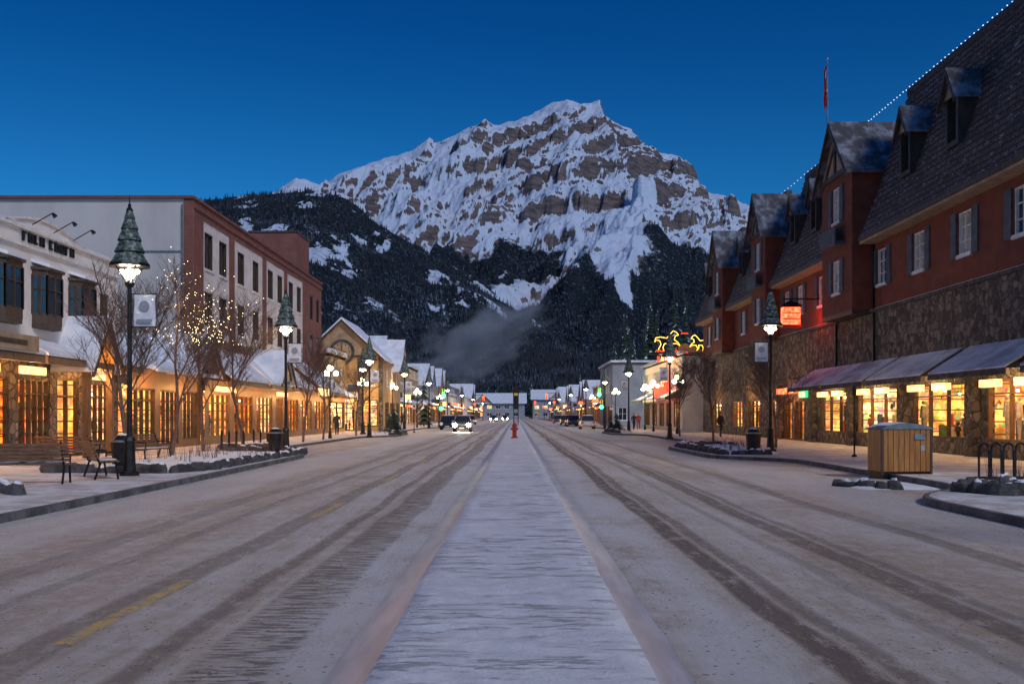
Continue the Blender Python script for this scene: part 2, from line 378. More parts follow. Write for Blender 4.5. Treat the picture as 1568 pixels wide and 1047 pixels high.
gn = (fbm(X/120, Y/120, 4, 71.)-.5)*150
av = np.maximum(1-sst(seg(640,4700,330,3250)+gn, 40, 75), 1-sst(seg(215,4200,350,3200)+gn, 25, 55))
fn = fbm(X/260, Y/260, 4, 81.)-.5
forest = np.zeros_like(Z)
tl = np.where(X<300, 520, 600)
forest = np.where(who==0, 1-sst(Z+fn*700, tl-90, tl+90), forest)
patch = sst(fbm(X/110, Y/150, 6, 91., .72), .53, .60)
forest = np.where(who==1, 1-.75*patch*sst(Z,120,360), forest)
forest = np.where(who==2, 1-sst(Z+fn*500, 640, 800)-.7*patch, forest)
forest = np.where(who==3, 1-.3*patch, forest)
forest = np.where(who==4, 1, forest)
forest = np.clip(forest, 0, 1)*np.where((who==0)|(who==2)|(who==3), 1-av, 1)
rockm = rockm*(1-av)*np.where(who==0, 1, .6)
me = bpy.data.meshes.new('mountain')
V = np.stack([X, Y, Z], -1).reshape(-1, 3).astype(np.float32)
idx = np.arange(NT*NY).reshape(NY, NT)
Fq = np.stack([idx[:-1,:-1], idx[:-1,1:], idx[1:,1:], idx[1:,:-1]], -1).reshape(-1, 4)
def fastmesh(me, V, Fc):
    n = Fc.shape[1]
    me.vertices.add(len(V)); me.vertices.foreach_set('co', V.astype(np.float32).ravel())
    me.loops.add(Fc.size); me.loops.foreach_set('vertex_index', Fc.astype(np.int32).ravel())
    me.polygons.add(len(Fc)); me.polygons.foreach_set('loop_start', np.arange(0, Fc.size, n, dtype=np.int32))
    me.update(calc_edges=True)
fastmesh(me, V, Fq)
for nm, arr in (('rock', rockm), ('forest', forest)):
    a = me.attributes.new(nm, 'FLOAT', 'POINT'); a.data.foreach_set('value', arr.ravel().astype(np.float32))
me.polygons.foreach_set('use_smooth', np.ones(len(Fq), bool))
m, t, b = nt('mountain_surface')
ar = N(t, 'ShaderNodeAttribute', attribute_name='rock'); af = N(t, 'ShaderNodeAttribute', attribute_name='forest')
v = pos(t)
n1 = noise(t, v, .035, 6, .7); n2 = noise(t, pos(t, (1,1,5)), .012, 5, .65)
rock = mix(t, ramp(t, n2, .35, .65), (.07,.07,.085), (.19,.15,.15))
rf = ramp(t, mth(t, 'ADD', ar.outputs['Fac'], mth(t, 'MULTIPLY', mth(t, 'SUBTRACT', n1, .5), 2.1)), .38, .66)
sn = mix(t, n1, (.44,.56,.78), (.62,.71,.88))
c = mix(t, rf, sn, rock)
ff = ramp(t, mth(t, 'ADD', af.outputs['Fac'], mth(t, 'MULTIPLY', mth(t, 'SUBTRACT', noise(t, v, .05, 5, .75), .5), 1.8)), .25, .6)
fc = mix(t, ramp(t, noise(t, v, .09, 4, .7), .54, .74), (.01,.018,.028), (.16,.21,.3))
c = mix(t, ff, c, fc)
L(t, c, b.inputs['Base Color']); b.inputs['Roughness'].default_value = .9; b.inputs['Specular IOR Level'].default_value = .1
bump(t, b, noise(t, v, .03, 6, .7), .9, 18)
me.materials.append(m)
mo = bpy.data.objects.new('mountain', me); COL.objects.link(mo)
rg = np.random.default_rng(3)
prob = np.clip((forest.ravel()-.25)/.75, 0, 1)
vis = (prob > rg.random(prob.shape)) & (np.abs(TH.ravel()) < .5) & (Y.ravel() < 5200) & (Z.ravel() > 20)
ids = np.nonzero(vis)[0]
ids = rg.choice(ids, min(56000, len(ids)), replace=False)
C = V[ids]; nC = len(C)
C[:, 0] += rg.uniform(-4, 4, nC); C[:, 1] += rg.uniform(-5, 5, nC)
hh = rg.uniform(8, 19, nC); rr = hh*rg.uniform(.13, .19, nC); k = 5
an = np.arange(k)*2*np.pi/k
ringv = np.stack([C[:,None,0]+rr[:,None]*np.cos(an+hh[:,None]), C[:,None,1]+rr[:,None]*np.sin(an+hh[:,None]), C[:,None,2]+0*an-1], -1)
tip = np.stack([C[:,0], C[:,1], C[:,2]+hh], -1)[:,None,:]
TV = np.concatenate([ringv, tip], 1).reshape(-1, 3)
base = np.arange(nC)[:,None]*(k+1)
TF = np.concatenate([np.stack([base[:,0]+i, base[:,0]+(i+1)%k, base[:,0]+k], -1)[:,None] for i in range(k)], 1).reshape(-1, 3)
me = bpy.data.meshes.new('distant_forest'); fastmesh(me, TV, TF)
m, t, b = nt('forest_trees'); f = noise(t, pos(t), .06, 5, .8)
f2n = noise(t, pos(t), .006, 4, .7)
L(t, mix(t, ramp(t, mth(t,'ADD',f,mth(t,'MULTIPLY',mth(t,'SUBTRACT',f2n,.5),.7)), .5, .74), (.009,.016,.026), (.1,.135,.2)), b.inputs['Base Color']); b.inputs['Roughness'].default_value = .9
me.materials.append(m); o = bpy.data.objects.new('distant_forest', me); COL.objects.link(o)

# ---------------------------------------------------------------- ground, road, sidewalks
def sheet(name, pts, z, mat, hgt=0, kerbmat=None):
    o = Obj(name); n = len(pts)
    o.add('surface', mat, [(x,y,z) for x,y in pts], [tuple(range(n))])
    if kerbmat:
        vs = [(x,y,z) for x,y in pts]+[(x,y,-.02) for x,y in pts]
        o.add('kerb', kerbmat, vs, [(i,(i+1)%n,n+(i+1)%n,n+i) for i in range(n)])
    return o.done()
m, t, b = nt('snow_ground'); v = pos(t)
L(t, mix(t, ramp(t, noise(t, v, .02, 6), .4, .6), (.1,.1,.11), (.6,.62,.66)), b.inputs['Base Color']); b.inputs['Roughness'].default_value = .9
sheet('ground', [(-9000,-300),(9000,-300),(9000,9500),(-9000,9500)], -.02, 'snow_ground')
m, t, b = nt('road_snow')
g = N(t, 'ShaderNodeNewGeometry'); s = N(t, 'ShaderNodeSeparateXYZ'); L(t, g.outputs['Position'], s.inputs[0])
x = s.outputs[0]; y = s.outputs[1]; gp = g.outputs['Position']
wx = mth(t, 'ADD', x, mth(t, 'MULTIPLY', mth(t, 'SUBTRACT', noise(t, pos(t, (.1,.06,1)), 1, 3), .5), 1.0))
st = noise(t, pos(t, (.9,.05,1)), 1.6, 4, .6)
st2 = noise(t, pos(t, (5,.5,1)), 1.5, 5, .7)
pt = noise(t, pos(t, (.6,.3,1)), 1.0, 7, .7)
midn = noise(t, pos(t, (1,.7,1)), 4.5, 6, .72)
fine = noise(t, gp, 26, 6, .85)
def band(c, w, soft=.1, src=None):
    return mth(t, 'SUBTRACT', 1, ramp(t, mth(t, 'ABSOLUTE', mth(t, 'SUBTRACT', src or wx, c)), w, w+soft))
base = mix(t, ramp(t, pt, .34, .6), (.46,.38,.31), (.66,.61,.56))
base = mix(t, mth(t, 'MULTIPLY', ramp(t, st, .42, .6), .65), base, (.44,.345,.26))
base = mix(t, mth(t, 'MULTIPLY', ramp(t, midn, .45, .62), .45), base, (.74,.72,.7))
ax = mth(t, 'ABSOLUTE', wx)
base = mix(t, mth(t, 'MULTIPLY', band(1.5,.15,.45,ax), mth(t,'MULTIPLY',ramp(t, pt, .3, .55),.8)), base, (.74,.74,.77))
base = mix(t, mth(t, 'MULTIPLY', band(3.1,.12,.4,ax), mth(t,'MULTIPLY',ramp(t, st2, .35, .6),.5)), base, (.7,.69,.68))
base = mix(t, mth(t, 'MULTIPLY', band(7.2,.5,.8,ax), .5), base, (.7,.69,.7))
tread = ramp(t, noise(t, pos(t, (1.6,8,1)), 1.7, 5, .7), .47, .56)
brk = ramp(t, noise(t, pos(t, (2.4,1,1)), 1.8, 7, .8), .38, .52)
rut = None
for cx, w, am, tr in ((-2.0,.24,.8,True),(-2.62,.05,.6,False),(-3.5,.14,.5,False),(-4.6,.06,.4,False),(-5.4,.16,.4,False),(2.2,.09,.9,False),(2.5,.04,.6,False),(3.3,.03,.35,False),(3.85,.11,.7,False),(4.15,.03,.5,False),(5.6,.12,.45,False)):
    fct = mth(t, 'MULTIPLY', mth(t, 'MULTIPLY', band(cx, w), am), brk if not tr else mth(t, 'MAXIMUM', tread, .12))
    base = mix(t, fct, base, (.15,.115,.1))
    rut = fct if rut is None else mth(t, 'MAXIMUM', rut, fct)
yl = mth(t, 'SUBTRACT', 1, ramp(t, mth(t, 'ABSOLUTE', mth(t, 'ADD', x, 3.38)), .05, .09))
seg_y = mth(t, 'LESS_THAN', mth(t, 'ABSOLUTE', mth(t, 'SUBTRACT', mth(t, 'FRACT', mth(t, 'MULTIPLY', mth(t, 'SUBTRACT', y, 7.4), .11)), .15)), .17)
yw = mth(t, 'MULTIPLY', mth(t, 'MULTIPLY', yl, seg_y), ramp(t, noise(t, pos(t, (4,2,1)), 2, 5, .8), .4, .54))
base = mix(t, yw, base, (.8,.56,.18))
for sc_, thr, am in ((11,.17,.85),(24,.2,.6)):
    vo = N(t, 'ShaderNodeTexVoronoi'); vo.inputs['Scale'].default_value = sc_; L(t, gp, vo.inputs['Vector'])
    spk = mth(t, 'MULTIPLY', mth(t, 'LESS_THAN', vo.outputs['Distance'], thr), mth(t, 'GREATER_THAN', noise(t, gp, 1.1 if sc_ == 24 else 1.7, 4), .5))
    base = mix(t, mth(t, 'MULTIPLY', spk, am), base, (.12,.1,.09))
base = mix(t, mth(t, 'MULTIPLY', ramp(t, fine, .5, .72), .45), base, (.3,.25,.21))
L(t, base, b.inputs['Base Color']); b.inputs['Roughness'].default_value = .6
bump(t, b, mth(t, 'SUBTRACT', mth(t, 'ADD', mth(t, 'ADD', fine, mth(t, 'MULTIPLY', st2, .8)), mth(t, 'MULTIPLY', midn, 1.8)), mth(t,'MULTIPLY',rut,1.4)), .85, .04)
sheet('road', [(-30,-30),(30,-30),(30,900),(-30,900)], 0, 'road_snow')
m, t, b = nt('median_snow')
rp = noise(t, pos(t, (1.0,4.5,1)), 1.3, 7, .7); pn = noise(t, pos(t), 3.5, 7, .75); area = ramp(t, noise(t, pos(t), .6, 3), .4, .55)
rpm = mth(t,'MULTIPLY',ramp(t, rp, .52, .6),area)
cc_ = mix(t, ramp(t, pn, .4, .65), (.62,.64,.7), (.76,.77,.83))
L(t, mix(t, mth(t,'MULTIPLY',rpm,.35), cc_, (.5,.53,.62)), b.inputs['Base Color']); b.inputs['Roughness'].default_value = .75
bump(t, b, mth(t, 'ADD', mth(t, 'MULTIPLY', rpm, .7), mth(t, 'MULTIPLY', pn, .9)), 1.0, .045)
mat_noise('median_ice', (.24,.28,.36), (.36,.4,.49), 1.6, .4, .3, .01, sc=(4,.5,1))
o = Obj('median'); npz = 600
ys = [2+(220-2)*(i/npz)**2.2 for i in range(npz+1)]
prof = [(-1.22,.006,'median_ice'),(-.95,.045,'median_snow')]+[(-.92+1.78*i/10,.08,'median_snow') for i in range(11)]+[(.89,.045,'median_ice'),(1.14,.006,None)]
vs = []
for j, yv in enumerate(ys):
    for i, (px, pz, _) in enumerate(prof):
        wob_ = float(fbm(np.array(px*.9+i), np.array(yv*.8), 4, 3.)-.5)
        dm = float(sst(fbm(np.array(px*.5+9), np.array(yv*.35), 2, 8.), .45, .65))
        rip = (float(ridged(np.array(px*.7+5), np.array(yv*2.2+px*.6), 3, 6.))-.5)*.035*dm if 2 <= i <= 12 else 0
        jx = wob_*.06 if i in (1,2,12,13) else wob_*.04 if i in (0,14) else 0
        vs.append((px+jx, yv, pz+rip*(.4 if i in (2,12) else 1)))
nn = len(prof)
for i in range(nn-1):
    fs = [(j*nn+i, j*nn+i+1, (j+1)*nn+i+1, (j+1)*nn+i) for j in range(npz)]
    if i == 0: o.add('surface', prof[i][2], vs, fs)
    else:
        p = o.P('surface'); mt = prof[i][2]
        if mt not in p['mats']: p['mats'].append(mt)
        for ff_ in fs: p['f'].append(ff_); p['m'].append(p['mats'].index(mt))
o.done(smooth=('surface',))
m, t, b = nt('sidewalk_snow')
pn = noise(t, pos(t), 1.1, 6, .7); pn2 = noise(t, pos(t), 6, 5, .75)
c = mix(t, ramp(t, pn, .38, .6), (.46,.43,.41), (.72,.72,.75))
L(t, mix(t, mth(t,'MULTIPLY',ramp(t, pn2, .52, .68),.55), c, (.28,.25,.23)), b.inputs['Base Color']); b.inputs['Roughness'].default_value = .75
bump(t, b, mth(t,'ADD',pn2,pn), .7, .05)
def smooth_pts(pts):
    out = []
    for i, p in enumerate(pts):
        if i in (0, len(pts)-1): out.append(p); continue
        a, c2 = pts[i-1], pts[i+1]
        P0 = []
        for q in (a, c2):
            d = math.hypot(q[0]-p[0], q[1]-p[1]); w = min(.45, 1.4/d)
            P0.append((p[0]+(q[0]-p[0])*w, p[1]+(q[1]-p[1])*w))
        for k_ in range(5):
            u = k_/4; out.append(tuple((1-u)**2*P0[0][j]+2*u*(1-u)*p[j]+u*u*P0[1][j] for j in (0,1)))
    return out
Lk = [(-8.0,-20),(-8.1,20),(-8.4,40),(-9.6,43.5),(-11.6,46),(-11.6,74),(-9.4,78),(-9.4,88),(-11.6,91),(-11.6,128),(-9.4,132),(-9.4,142),(-11.6,145),(-11.6,520)]
Rk = [(7.7,-20),(7.7,19.5),(9.9,22),(10.0,36),(7.6,39),(7.5,50),(10.6,55),(10.6,82),(8.2,86),(8.2,96),(10.6,99),(10.6,520)]
lp = smooth_pts(Lk); rp_ = smooth_pts(Rk)
sheet('sidewalk', lp+[(-32,520),(-32,-20)], .13, 'sidewalk_snow', kerbmat='kerb_stone')
sheet('sidewalk', rp_+[(32,520),(32,-20)], .13, 'sidewalk_snow', kerbmat='kerb_stone')
for nm, pts, sg in (('kerb', lp, -1), ('kerb', rp_, 1)):
    o = Obj(nm)
    for (x0,y0),(x1,y1) in zip(pts, pts[1:]):
        if y0 > 150: break
        o.quad('kerb_top', 'kerb_stone', (x0,y0,.137),(x1,y1,.137),(x1+sg*.12,y1,.137),(x0+sg*.12,y0,.137))
    o.done()

# ---------------------------------------------------------------- buildings
SHOPB = ['interior_warm','interior_orange','interior_pale']
def shell(o, x0, x1, y0, y1, z, wall, street_side, roof='roof_snow'):
    xf, xb = (x1, x0) if street_side < 0 else (x0, x1)
    for yv in (y0, y1): o.quad('side_walls', wall, (xf,yv,0),(xb,yv,0),(xb,yv,z),(xf,yv,z))
    o.quad('side_walls', wall, (xb,y0,0),(xb,y1,0),(xb,y1,z),(xb,y0,z))
    o.quad('roof', roof, (x0,y0,z-.05),(x1,y0,z-.05),(x1,y1,z-.05),(x0,y1,z-.05))
def W(name, at):
    return Obj(name, at)
def finish(o, **kw):
    at = o.o
    for p in o.parts.values(): p['v'] = [(v[0]-at[0], v[1]-at[1], v[2]-at[2]) for v in p['v']]
    return o.done(**kw)
# A
o = W('white_shop_building', (-17,32,0)); F = FL(-17)
bays = [24.2, 27.1, 30.0, 32.9, 35.8, 38.7]
gh = [(22.5,25.5,.6,3.0),(26.2,29.6,.6,3.0),(30.3,33.4,.6,3.0),(34,36.3,.6,3.0),(39.3,42.1,.6,3.0)]
o.wall('walls', 'rubble_stone', F, 20, 42.5, 0, 3.55, gh+[(36.9,38.7,.15,3.1)])
sm = [(40.7,41.5,4.9,6.7)]
o.wall('walls', 'white_stucco', F, 20, 42.5, 3.55, 8.1, [(b_-.6,b_+.6,5.1,6.8) for b_ in bays]+sm)
o.window(F,sm[0],'blue_glass','dark_wood')
shell(o, -40, -17, 20, 42.5, 7.7, 'white_stucco', -1)
for i, h in enumerate(gh): o.shop(F, h, back=SHOPB[(i+1)%3], bars=5, hb=3)
o.shop(F, (36.9,38.7,.15,3.1), back='interior_orange', bars=2, goods=False)
for b_ in bays:
    w = .85; p = [(b_-w,0),(b_-w*.66,.42),(b_+w*.66,.42),(b_+w,0)]
    for (ua,na),(ub,nb) in zip(p, p[1:]):
        for z0, z1, mt, dn in ((4.9,5.3,'dark_wood',0),(5.3,6.6,'blue_glass',-.03),(6.6,6.85,'dark_wood',0)):
            o.fquad('oriel_windows', mt, F, (ua,z0,na+dn+.01),(ub,z0,nb+dn+.01),(ub,z1,nb+dn+.01),(ua,z1,na+dn+.01))
        for q in (0, .5, 1):
            u = ua+(ub-ua)*q; n_ = na+(nb-na)*q; pt_ = o.fp(F,u,5.25,n_); o.cyl('oriel_windows','dark_wood',pt_,(pt_[0],pt_[1],6.65),.055,n=6)
        z = 6.15; pa = o.fp(F,ua,z,na+.01); pb = o.fp(F,ub,z,nb+.01); o.cyl('oriel_windows','dark_wood',pa,pb,.03,n=5)
    o.slab('oriel_roof', 'dark_wood', F, [(b_-w-.1,6.92,0),(b_-w*.66-.05,6.92,.52),(b_+w*.66+.05,6.92,.52),(b_+w+.1,6.92,0)], .1)
    o.slab('oriel_snow', 'roof_snow', F, [(b_-w-.06,7.2,.0),(b_-w*.66,7.04,.5),(b_+w*.66,7.04,.5),(b_+w+.06,7.2,.0)], .12)
    o.slab('oriel_base', 'dark_wood', F, [(b_-w,4.9,0),(b_-w*.64,4.9,.42),(b_+w*.64,4.9,.42),(b_+w,4.9,0)], .14)
o.fbox('cornice', 'trim_white', F, 20, 42.6, 7.5, 7.6, .003, .12); o.fbox('cornice', 'trim_white', F, 20, 42.6, 8.1, 8.2, -.3, .12); o.fbox('cornice', 'roof_snow', F, 20, 42.6, 8.2, 8.26, -.3, .1)
pp = []
for i in range(13): u = 33+i*.5; pp.append((u, 8.2+.42*math.sin(math.pi*i/12)))
for (ua,za),(ub,zb) in zip(pp, pp[1:]):
    o.fquad('parapet','white_stucco',F,(ua,8.1,.02),(ub,8.1,.02),(ub,zb,.02),(ua,za,.02)); o.slab('parapet','trim_white',F,[(ua,za+.08,-.2),(ub,zb+.08,-.2),(ub,zb+.08,.1),(ua,za+.08,.1)],.08)
for i, ch in enumerate('TOWNSOUTH'):
    u = 34.2+i*.42+(.3 if i>3 else 0); z0 = 7.7
    o.fbox('sign_letters','black_metal',F,u,u+.08,z0,z0+.34,.02,.1)
    if ch in 'OUNH': o.fbox('sign_letters','black_metal',F,u+.2,u+.28,z0,z0+.34,.02,.1)
    if ch in 'TOS': o.fbox('sign_letters','black_metal',F,u+.081,u+.199,z0+.26,z0+.34,.02,.1)
    if ch in 'OUSW': o.fbox('sign_letters','black_metal',F,u+.081,u+.199,z0,z0+.08,.02,.1)
    if ch in 'NH': o.fbox('sign_letters','black_metal',F,u+.081,u+.199,z0+.13,z0+.21,.02,.1)
for u in (34.8,36.4,38):
    a_, b2 = o.fp(F,u,8.35,.1), o.fp(F,u,8.75,.8); o.cyl('sign_lights','black_metal',a_,b2,.02,n=5); o.cyl('sign_lights','black_metal',b2,(b2[0]+.1,b2[1],b2[2]-.12),.04,.09,8)
for u0, u1 in ((20.2,26),(26.4,33.2),(33.4,36.4),(39.3,42.4)):
    o.awning(F, u0, u1, 4.3, 3.7, 1.3, 'dark_wood', 'brown_wood', snow=True)
    o.fbox('signboard','sign_cream',F,u0+.6,u1-.6,3.12,3.4,.02,.12)
o.fbox('name_board','tan_wall',F,27.5,32.5,3.75,4.25,1.36,1.44); o.fbox('name_board','dark_wood',F,28.3,31.7,3.92,4.08,1.442,1.46)
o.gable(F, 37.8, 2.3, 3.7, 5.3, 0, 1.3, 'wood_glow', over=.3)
for u in (36.75, 38.85): o.fbox('porch_posts','brown_wood',F,u-.12,u+.12,.13,3.7,1.05,1.28)
o.fbox('porch_posts','brown_wood',F,36.7,38.9,3.45,3.695,1.06,1.27)
e = finish(o)
for u in (24, 29, 33, 40.8): light(e, 'awning_fill_light', 'POINT', (1.1,u-32,3.1), 95, ORANGE, .15)  # added point lights without fixtures, for warm spill on the sidewalk
light(e, 'porch_lamp', 'POINT', (1.0,5.8,3.2), 160, ORANGE, .1)
# B
o = W('low_shop', (-17,47,0)); F = FL(-16.6)
gh = [(43,45.8,.5,2.9),(46.5,49,.3,2.9),(49.6,52,.5,2.9)]
o.wall('walls','brown_wood',F,42.55,52.4,0,4.2,gh)
for i, h in enumerate(gh): o.shop(F, h, back=SHOPB[i%3], bars=4, hb=2)
o.slab('roof','roof_snow',F,[(42.55,5.7,-4),(52.4,5.7,-4),(52.4,3.75,1.3),(42.55,3.75,1.3)],.18)
o.gable(F, 49.3, 3.4, 3.9, 5.6, -3.5, 1.4, 'brown_wood')
o.quad('side_walls','brown_wood',(-17,42.56,0),(-28,42.56,0),(-28,42.56,5),(-17,42.56,4.2))
e = finish(o)
for u in (44.4,50): light(e,'canopy_fill_light','POINT',(1.3,u-47,2.9),130,ORANGE,.12)  # no fixture here: fill lights added to warm the sidewalk
# C
o = W('brick_building', (-17,52.5,0)); F = FL(-17); H = 13.1
panels = [(54.2,59.2),(60.2,67.0),(67.9,73.2),(74.1,79.6)]
cols = [[55.3,58.0],[61.8,65.3],[69.2,72.0],[75.5,78.3]]
holes = []
for cl in cols:
    for c_ in cl: holes += [(c_-.75,c_+.75,9.75,11.75),(c_-.75,c_+.75,6.6,8.5)]
bh = [(82.2,83.4,9.6,11.6),(82.2,83.4,6.6,8.4),(84.8,86,9.6,11.6),(84.8,86,6.6,8.4)]
o.wall('walls','red_brick',F,52.5,87,5.4,H,[(a,b_,6.0,12.3) for a,b_ in panels]+bh, d=.06)
Fp = FL(-17.06)
for (a,b_), cl in zip(panels, cols):
    hs = [h for h in holes if a < (h[0]+h[1])/2 < b_]
    o.wall('stucco_panels','cream_panel',Fp,a,b_,6.0,12.3,hs,d=.2)
    for h in hs: o.window(Fp,h,'dark_glass','dark_wood',sill=False,nz=1,d=.18); o.fbox('sills','trim_white',Fp,h[0]-.1,h[1]+.1,h[2]-.12,h[2]-.005,.002,.08)
for h in bh: o.window(F,h,'dark_glass','dark_wood',sill=False,nz=1,d=.055)
gh = [(53.2,57,.5,2.9),(58,62,.5,2.9),(63,67,.5,2.9),(68.2,70,.2,2.9),(71,75,.5,2.9),(76,80,.5,2.9),(81.2,86,.5,2.9)]
Fg = FL(-16.4)
o.wall('shopfront','brown_wood',Fg,52.5,87,0,3.6,gh)
for i, h in enumerate(gh): o.shop(Fg,h,back=SHOPB[i%3],bars=4,frame='brown_wood',hb=1)
for a, b_ in ((52.4,60.3),(61,66.5),(67.2,74),(80.2,87)):
    o.slab('canopy_roof','roof_snow',Fg,[(a,5.5,-.6),(b_,5.5,-.6),(b_,3.75,1.5),(a,3.75,1.5)],.16)
    o.fbox('canopy_fascia','brown_wood',Fg,a,b_,3.3,3.585,1.36,1.46)
o.slab('canopy_roof','roof_snow',Fg,[(74.2,5.9,-.6),(80,5.9,-.6),(80,4.0,1.8),(74.2,4.0,1.8)],.18)
o.fbox('shop_sign','sign_cream',Fg,75,79.3,3.2,3.75,1.5,1.62)
o.gable(Fg,63.7,3.6,3.9,5.7,-.5,1.7,'brown_wood')
o.fbox('shop_sign','sign_cream',Fg,54,58,3.0,3.28,.05,.16); o.fbox('shop_sign','sign_cream',Fg,68,71,3.0,3.28,.05,.16)
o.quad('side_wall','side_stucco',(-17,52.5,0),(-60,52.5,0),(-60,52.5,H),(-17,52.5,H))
o.box('side_wall','red_brick',-17.5,-17.003,52.43,52.497,5.4,H)
o.box('conduit','grey_metal',-17.62,-17.56,52.4,52.49,5.5,12.8); o.box('conduit','grey_metal',-20.3,-17.63,52.42,52.49,10.3,10.36)
o.quad('side_wall','red_brick',(-17,87,0),(-60,87,0),(-60,87,H),(-17,87,H))
o.quad('roof','roof_snow',(-17,52.5,H-.4),(-60,52.5,H-.4),(-60,87,H-.4),(-17,87,H-.4))
o.box('coping','red_brick',-60,-16.92,52.3,52.7,H,H+.14); o.box('coping','red_brick',-17.3,-16.9,52.71,87.1,H,H+.14)
o.fbox('cornice','red_brick',F,52.5,87,12.62,12.8,.003,.1)
o.box('stair_tower','red_brick',-21,-17.25,78.5,83,H-.3,16.1); o.box('stair_tower','rock_dark',-21.1,-17.15,78.4,83.1,16.1,16.22)
o.box('roof_vent','grey_metal',-24,-22.8,70,71,H-.4,H+1.0)
e = finish(o)
for u in (56,63,69.5,77,84): light(e,'canopy_fill_light','POINT',(1.7,u-52.5,2.9),140,ORANGE,.12)  # added fill lights under the canopies, sidewalk spill only, no lamp modelled

def street_row(name, side, y0, y1, xf, h, roof, wall, seed, glow=.5):
    rr_ = random.Random(seed); F = FL(xf) if side < 0 else FR(xf)
    o = W(name, (xf, y0, 0)); nsh = max(1, int((y1-y0)/4.5)); gh = []
    for i in range(nsh):
        a = y0+(y1-y0)*i/nsh+.5; b_ = y0+(y1-y0)*(i+1)/nsh-.5; gh.append((a,b_,.45,2.9))
    up = []
    if h > 6:
        z = 4.6
        while z+1.6 < h:
            for i in range(nsh*2):
                uc = y0+(y1-y0)*(i+.5)/(nsh*2); up.append((uc-.5,uc+.5,z,z+1.4))
            z += 2.9
    o.wall('walls',wall,F,y0,y1,0,h,gh+up)
    for h_ in gh: o.shop(F,h_,back=rr_.choice(SHOPB),bars=2,goods=y0<140)
    for h_ in up: o.window(F,h_,rr_.choice(['dark_glass','dark_glass','curtain_glass','interior_warm']),'trim_white',nz=1)
    xb = xf+side*14; lo, hi = min(xf,xb), max(xf,xb)
    for yv in (y0, y1): o.quad('side_walls',wall,(xf,yv,0),(xb,yv,0),(xb,yv,h),(xf,yv,h))
    if roof == 'flat':
        o.box('roof','roof_snow',lo,hi,y0,y1,h-.3,h-.1); o.fbox('cornice','trim_white',F,y0-.1,y1+.1,h,h+.25,-.3,.2); o.fbox('cornice','roof_snow',F,y0-.1,y1+.1,h+.25,h+.36,-.3,.18)
    elif roof == 'eave':
        zp = h+2.6
        for q in (0, 1):
            xe = xf-side*.7 if q == 0 else xb; ze = h-.2
            xm = xf+side*7
            o.add('roof','roof_snow',[(xe,y0-.4,ze),(xe,y1+.4,ze),(xm,y1+.4,zp),(xm,y0-.4,zp),(xe,y0-.4,ze-.2),(xe,y1+.4,ze-.2),(xm,y1+.4,zp-.2),(xm,y0-.4,zp-.2)],[(0,1,2,3),(4,5,6,7),(0,1,5,4),(0,3,7,4),(1,2,6,5)])
        for yv in (y0, y1): o.quad('gable_wall',wall,(xf,yv,h),(xb,yv,h),(xf+side*7,yv,zp-.2))
    else:
        ng = 1 if y1-y0 < 11 else 2
        for i in range(ng):
            w = (y1-y0)/ng; o.gable(F,y0+w*(i+.5),w-.4,h,h+w*.38,-9,.1,wall,over=.3)
    a = y0+.3
    while a < y1-2:
        b_ = min(y1-.2, a+rr_.uniform(3.5,6))
        o.awning(F,a,b_,4.1,3.35,1.4,rr_.choice(['dark_wood','blue_slate','brown_wood']),'brown_wood',snow=True); a = b_+.4
    for i in range(nsh):
        if rr_.random() < .7: o.fbox('shop_sign',rr_.choice(['sign_cream','sign_cream','sign_redpanel']),F,gh[i][0]+.4,gh[i][1]-.6,2.95,3.2,.03,.1)
        if rr_.random() < .6:
            c_ = o.fp(F,gh[i][0],3.6,1.0); o.ball('hanging_lamps','bulb_small',c_,.15)
            s0 = gh[i][1]; o.fbox('hanging_sign',rr_.choice(['sign_cream','sign_redpanel','dark_wood','blue_slate']),F,s0,s0+.12,3.9,4.6,.3,1.2)
    e = finish(o)
    if y0 < 330: light(e,'canopy_fill_light','POINT',(-side*1.4,(y1-y0)*.5,3.0),300,ORANGE,.15)  # one added fill light per shop row, warm spill without a fixture
    return e
street_row('ochre_shop',-1,87.1,95,-16.3,7.2,'flat','ochre_wall',5)
o = W('clock_building', (-16.5,98,0)); F = FC(98)
x0, x1, zc = -21.3, -13.0, 7.4
o.wall('front_wall','ochre_wall',F,x0,x1,0,zc,[(-18.1,-15.9,.2,3.6),(-20.6,-18.9,.6,3.2),(-15.1,-13.6,.6,3.2),(-20.4,-19.3,4.6,6.2),(-15,-13.9,4.6,6.2)])
o.shop(F,(-18.1,-15.9,.2,3.6),back='interior_pale',bars=3); o.shop(F,(-20.6,-18.9,.6,3.2),bars=2); o.shop(F,(-15.1,-13.6,.6,3.2),bars=2)
o.window(F,(-20.4,-19.3,4.6,6.2),'curtain_glass'); o.window(F,(-15,-13.9,4.6,6.2),'curtain_glass')
o.gable(F,-17.1,7.9,zc,11.1,-10,.06,'tan_wall',over=.45,th=.22)
for i in range(13):
    a = math.pi*i/12; o.box('stone_arch','light_stucco',-17+1.45*math.cos(a)-.16,-17+1.45*math.cos(a)+.16,97.8,97.99,3.3+1.3*math.sin(a)-.1,3.3+1.3*math.sin(a)+.22)
for xa in (x0+.1,-18.6,-15.5,x1-.5): o.box('stone_piers','rubble_stone',xa,xa+.4,97.8,97.99,0,zc)
o.cyl('clock_face','rock_dark',(-17.1,97.93,7.9),(-17.1,97.78,7.9),1.25,1.25,24)
o.cyl('clock_face','tan_wall',(-17.1,97.78,7.9),(-17.1,97.74,7.9),.95,.95,24)
for i in range(12):
    a = i*math.pi/6; o.box('clock_marks','black_metal',-17.1+.8*math.cos(a)-.04,-17.1+.8*math.cos(a)+.04,97.7,97.735,7.9+.8*math.sin(a)-.07,7.9+.8*math.sin(a)+.07)
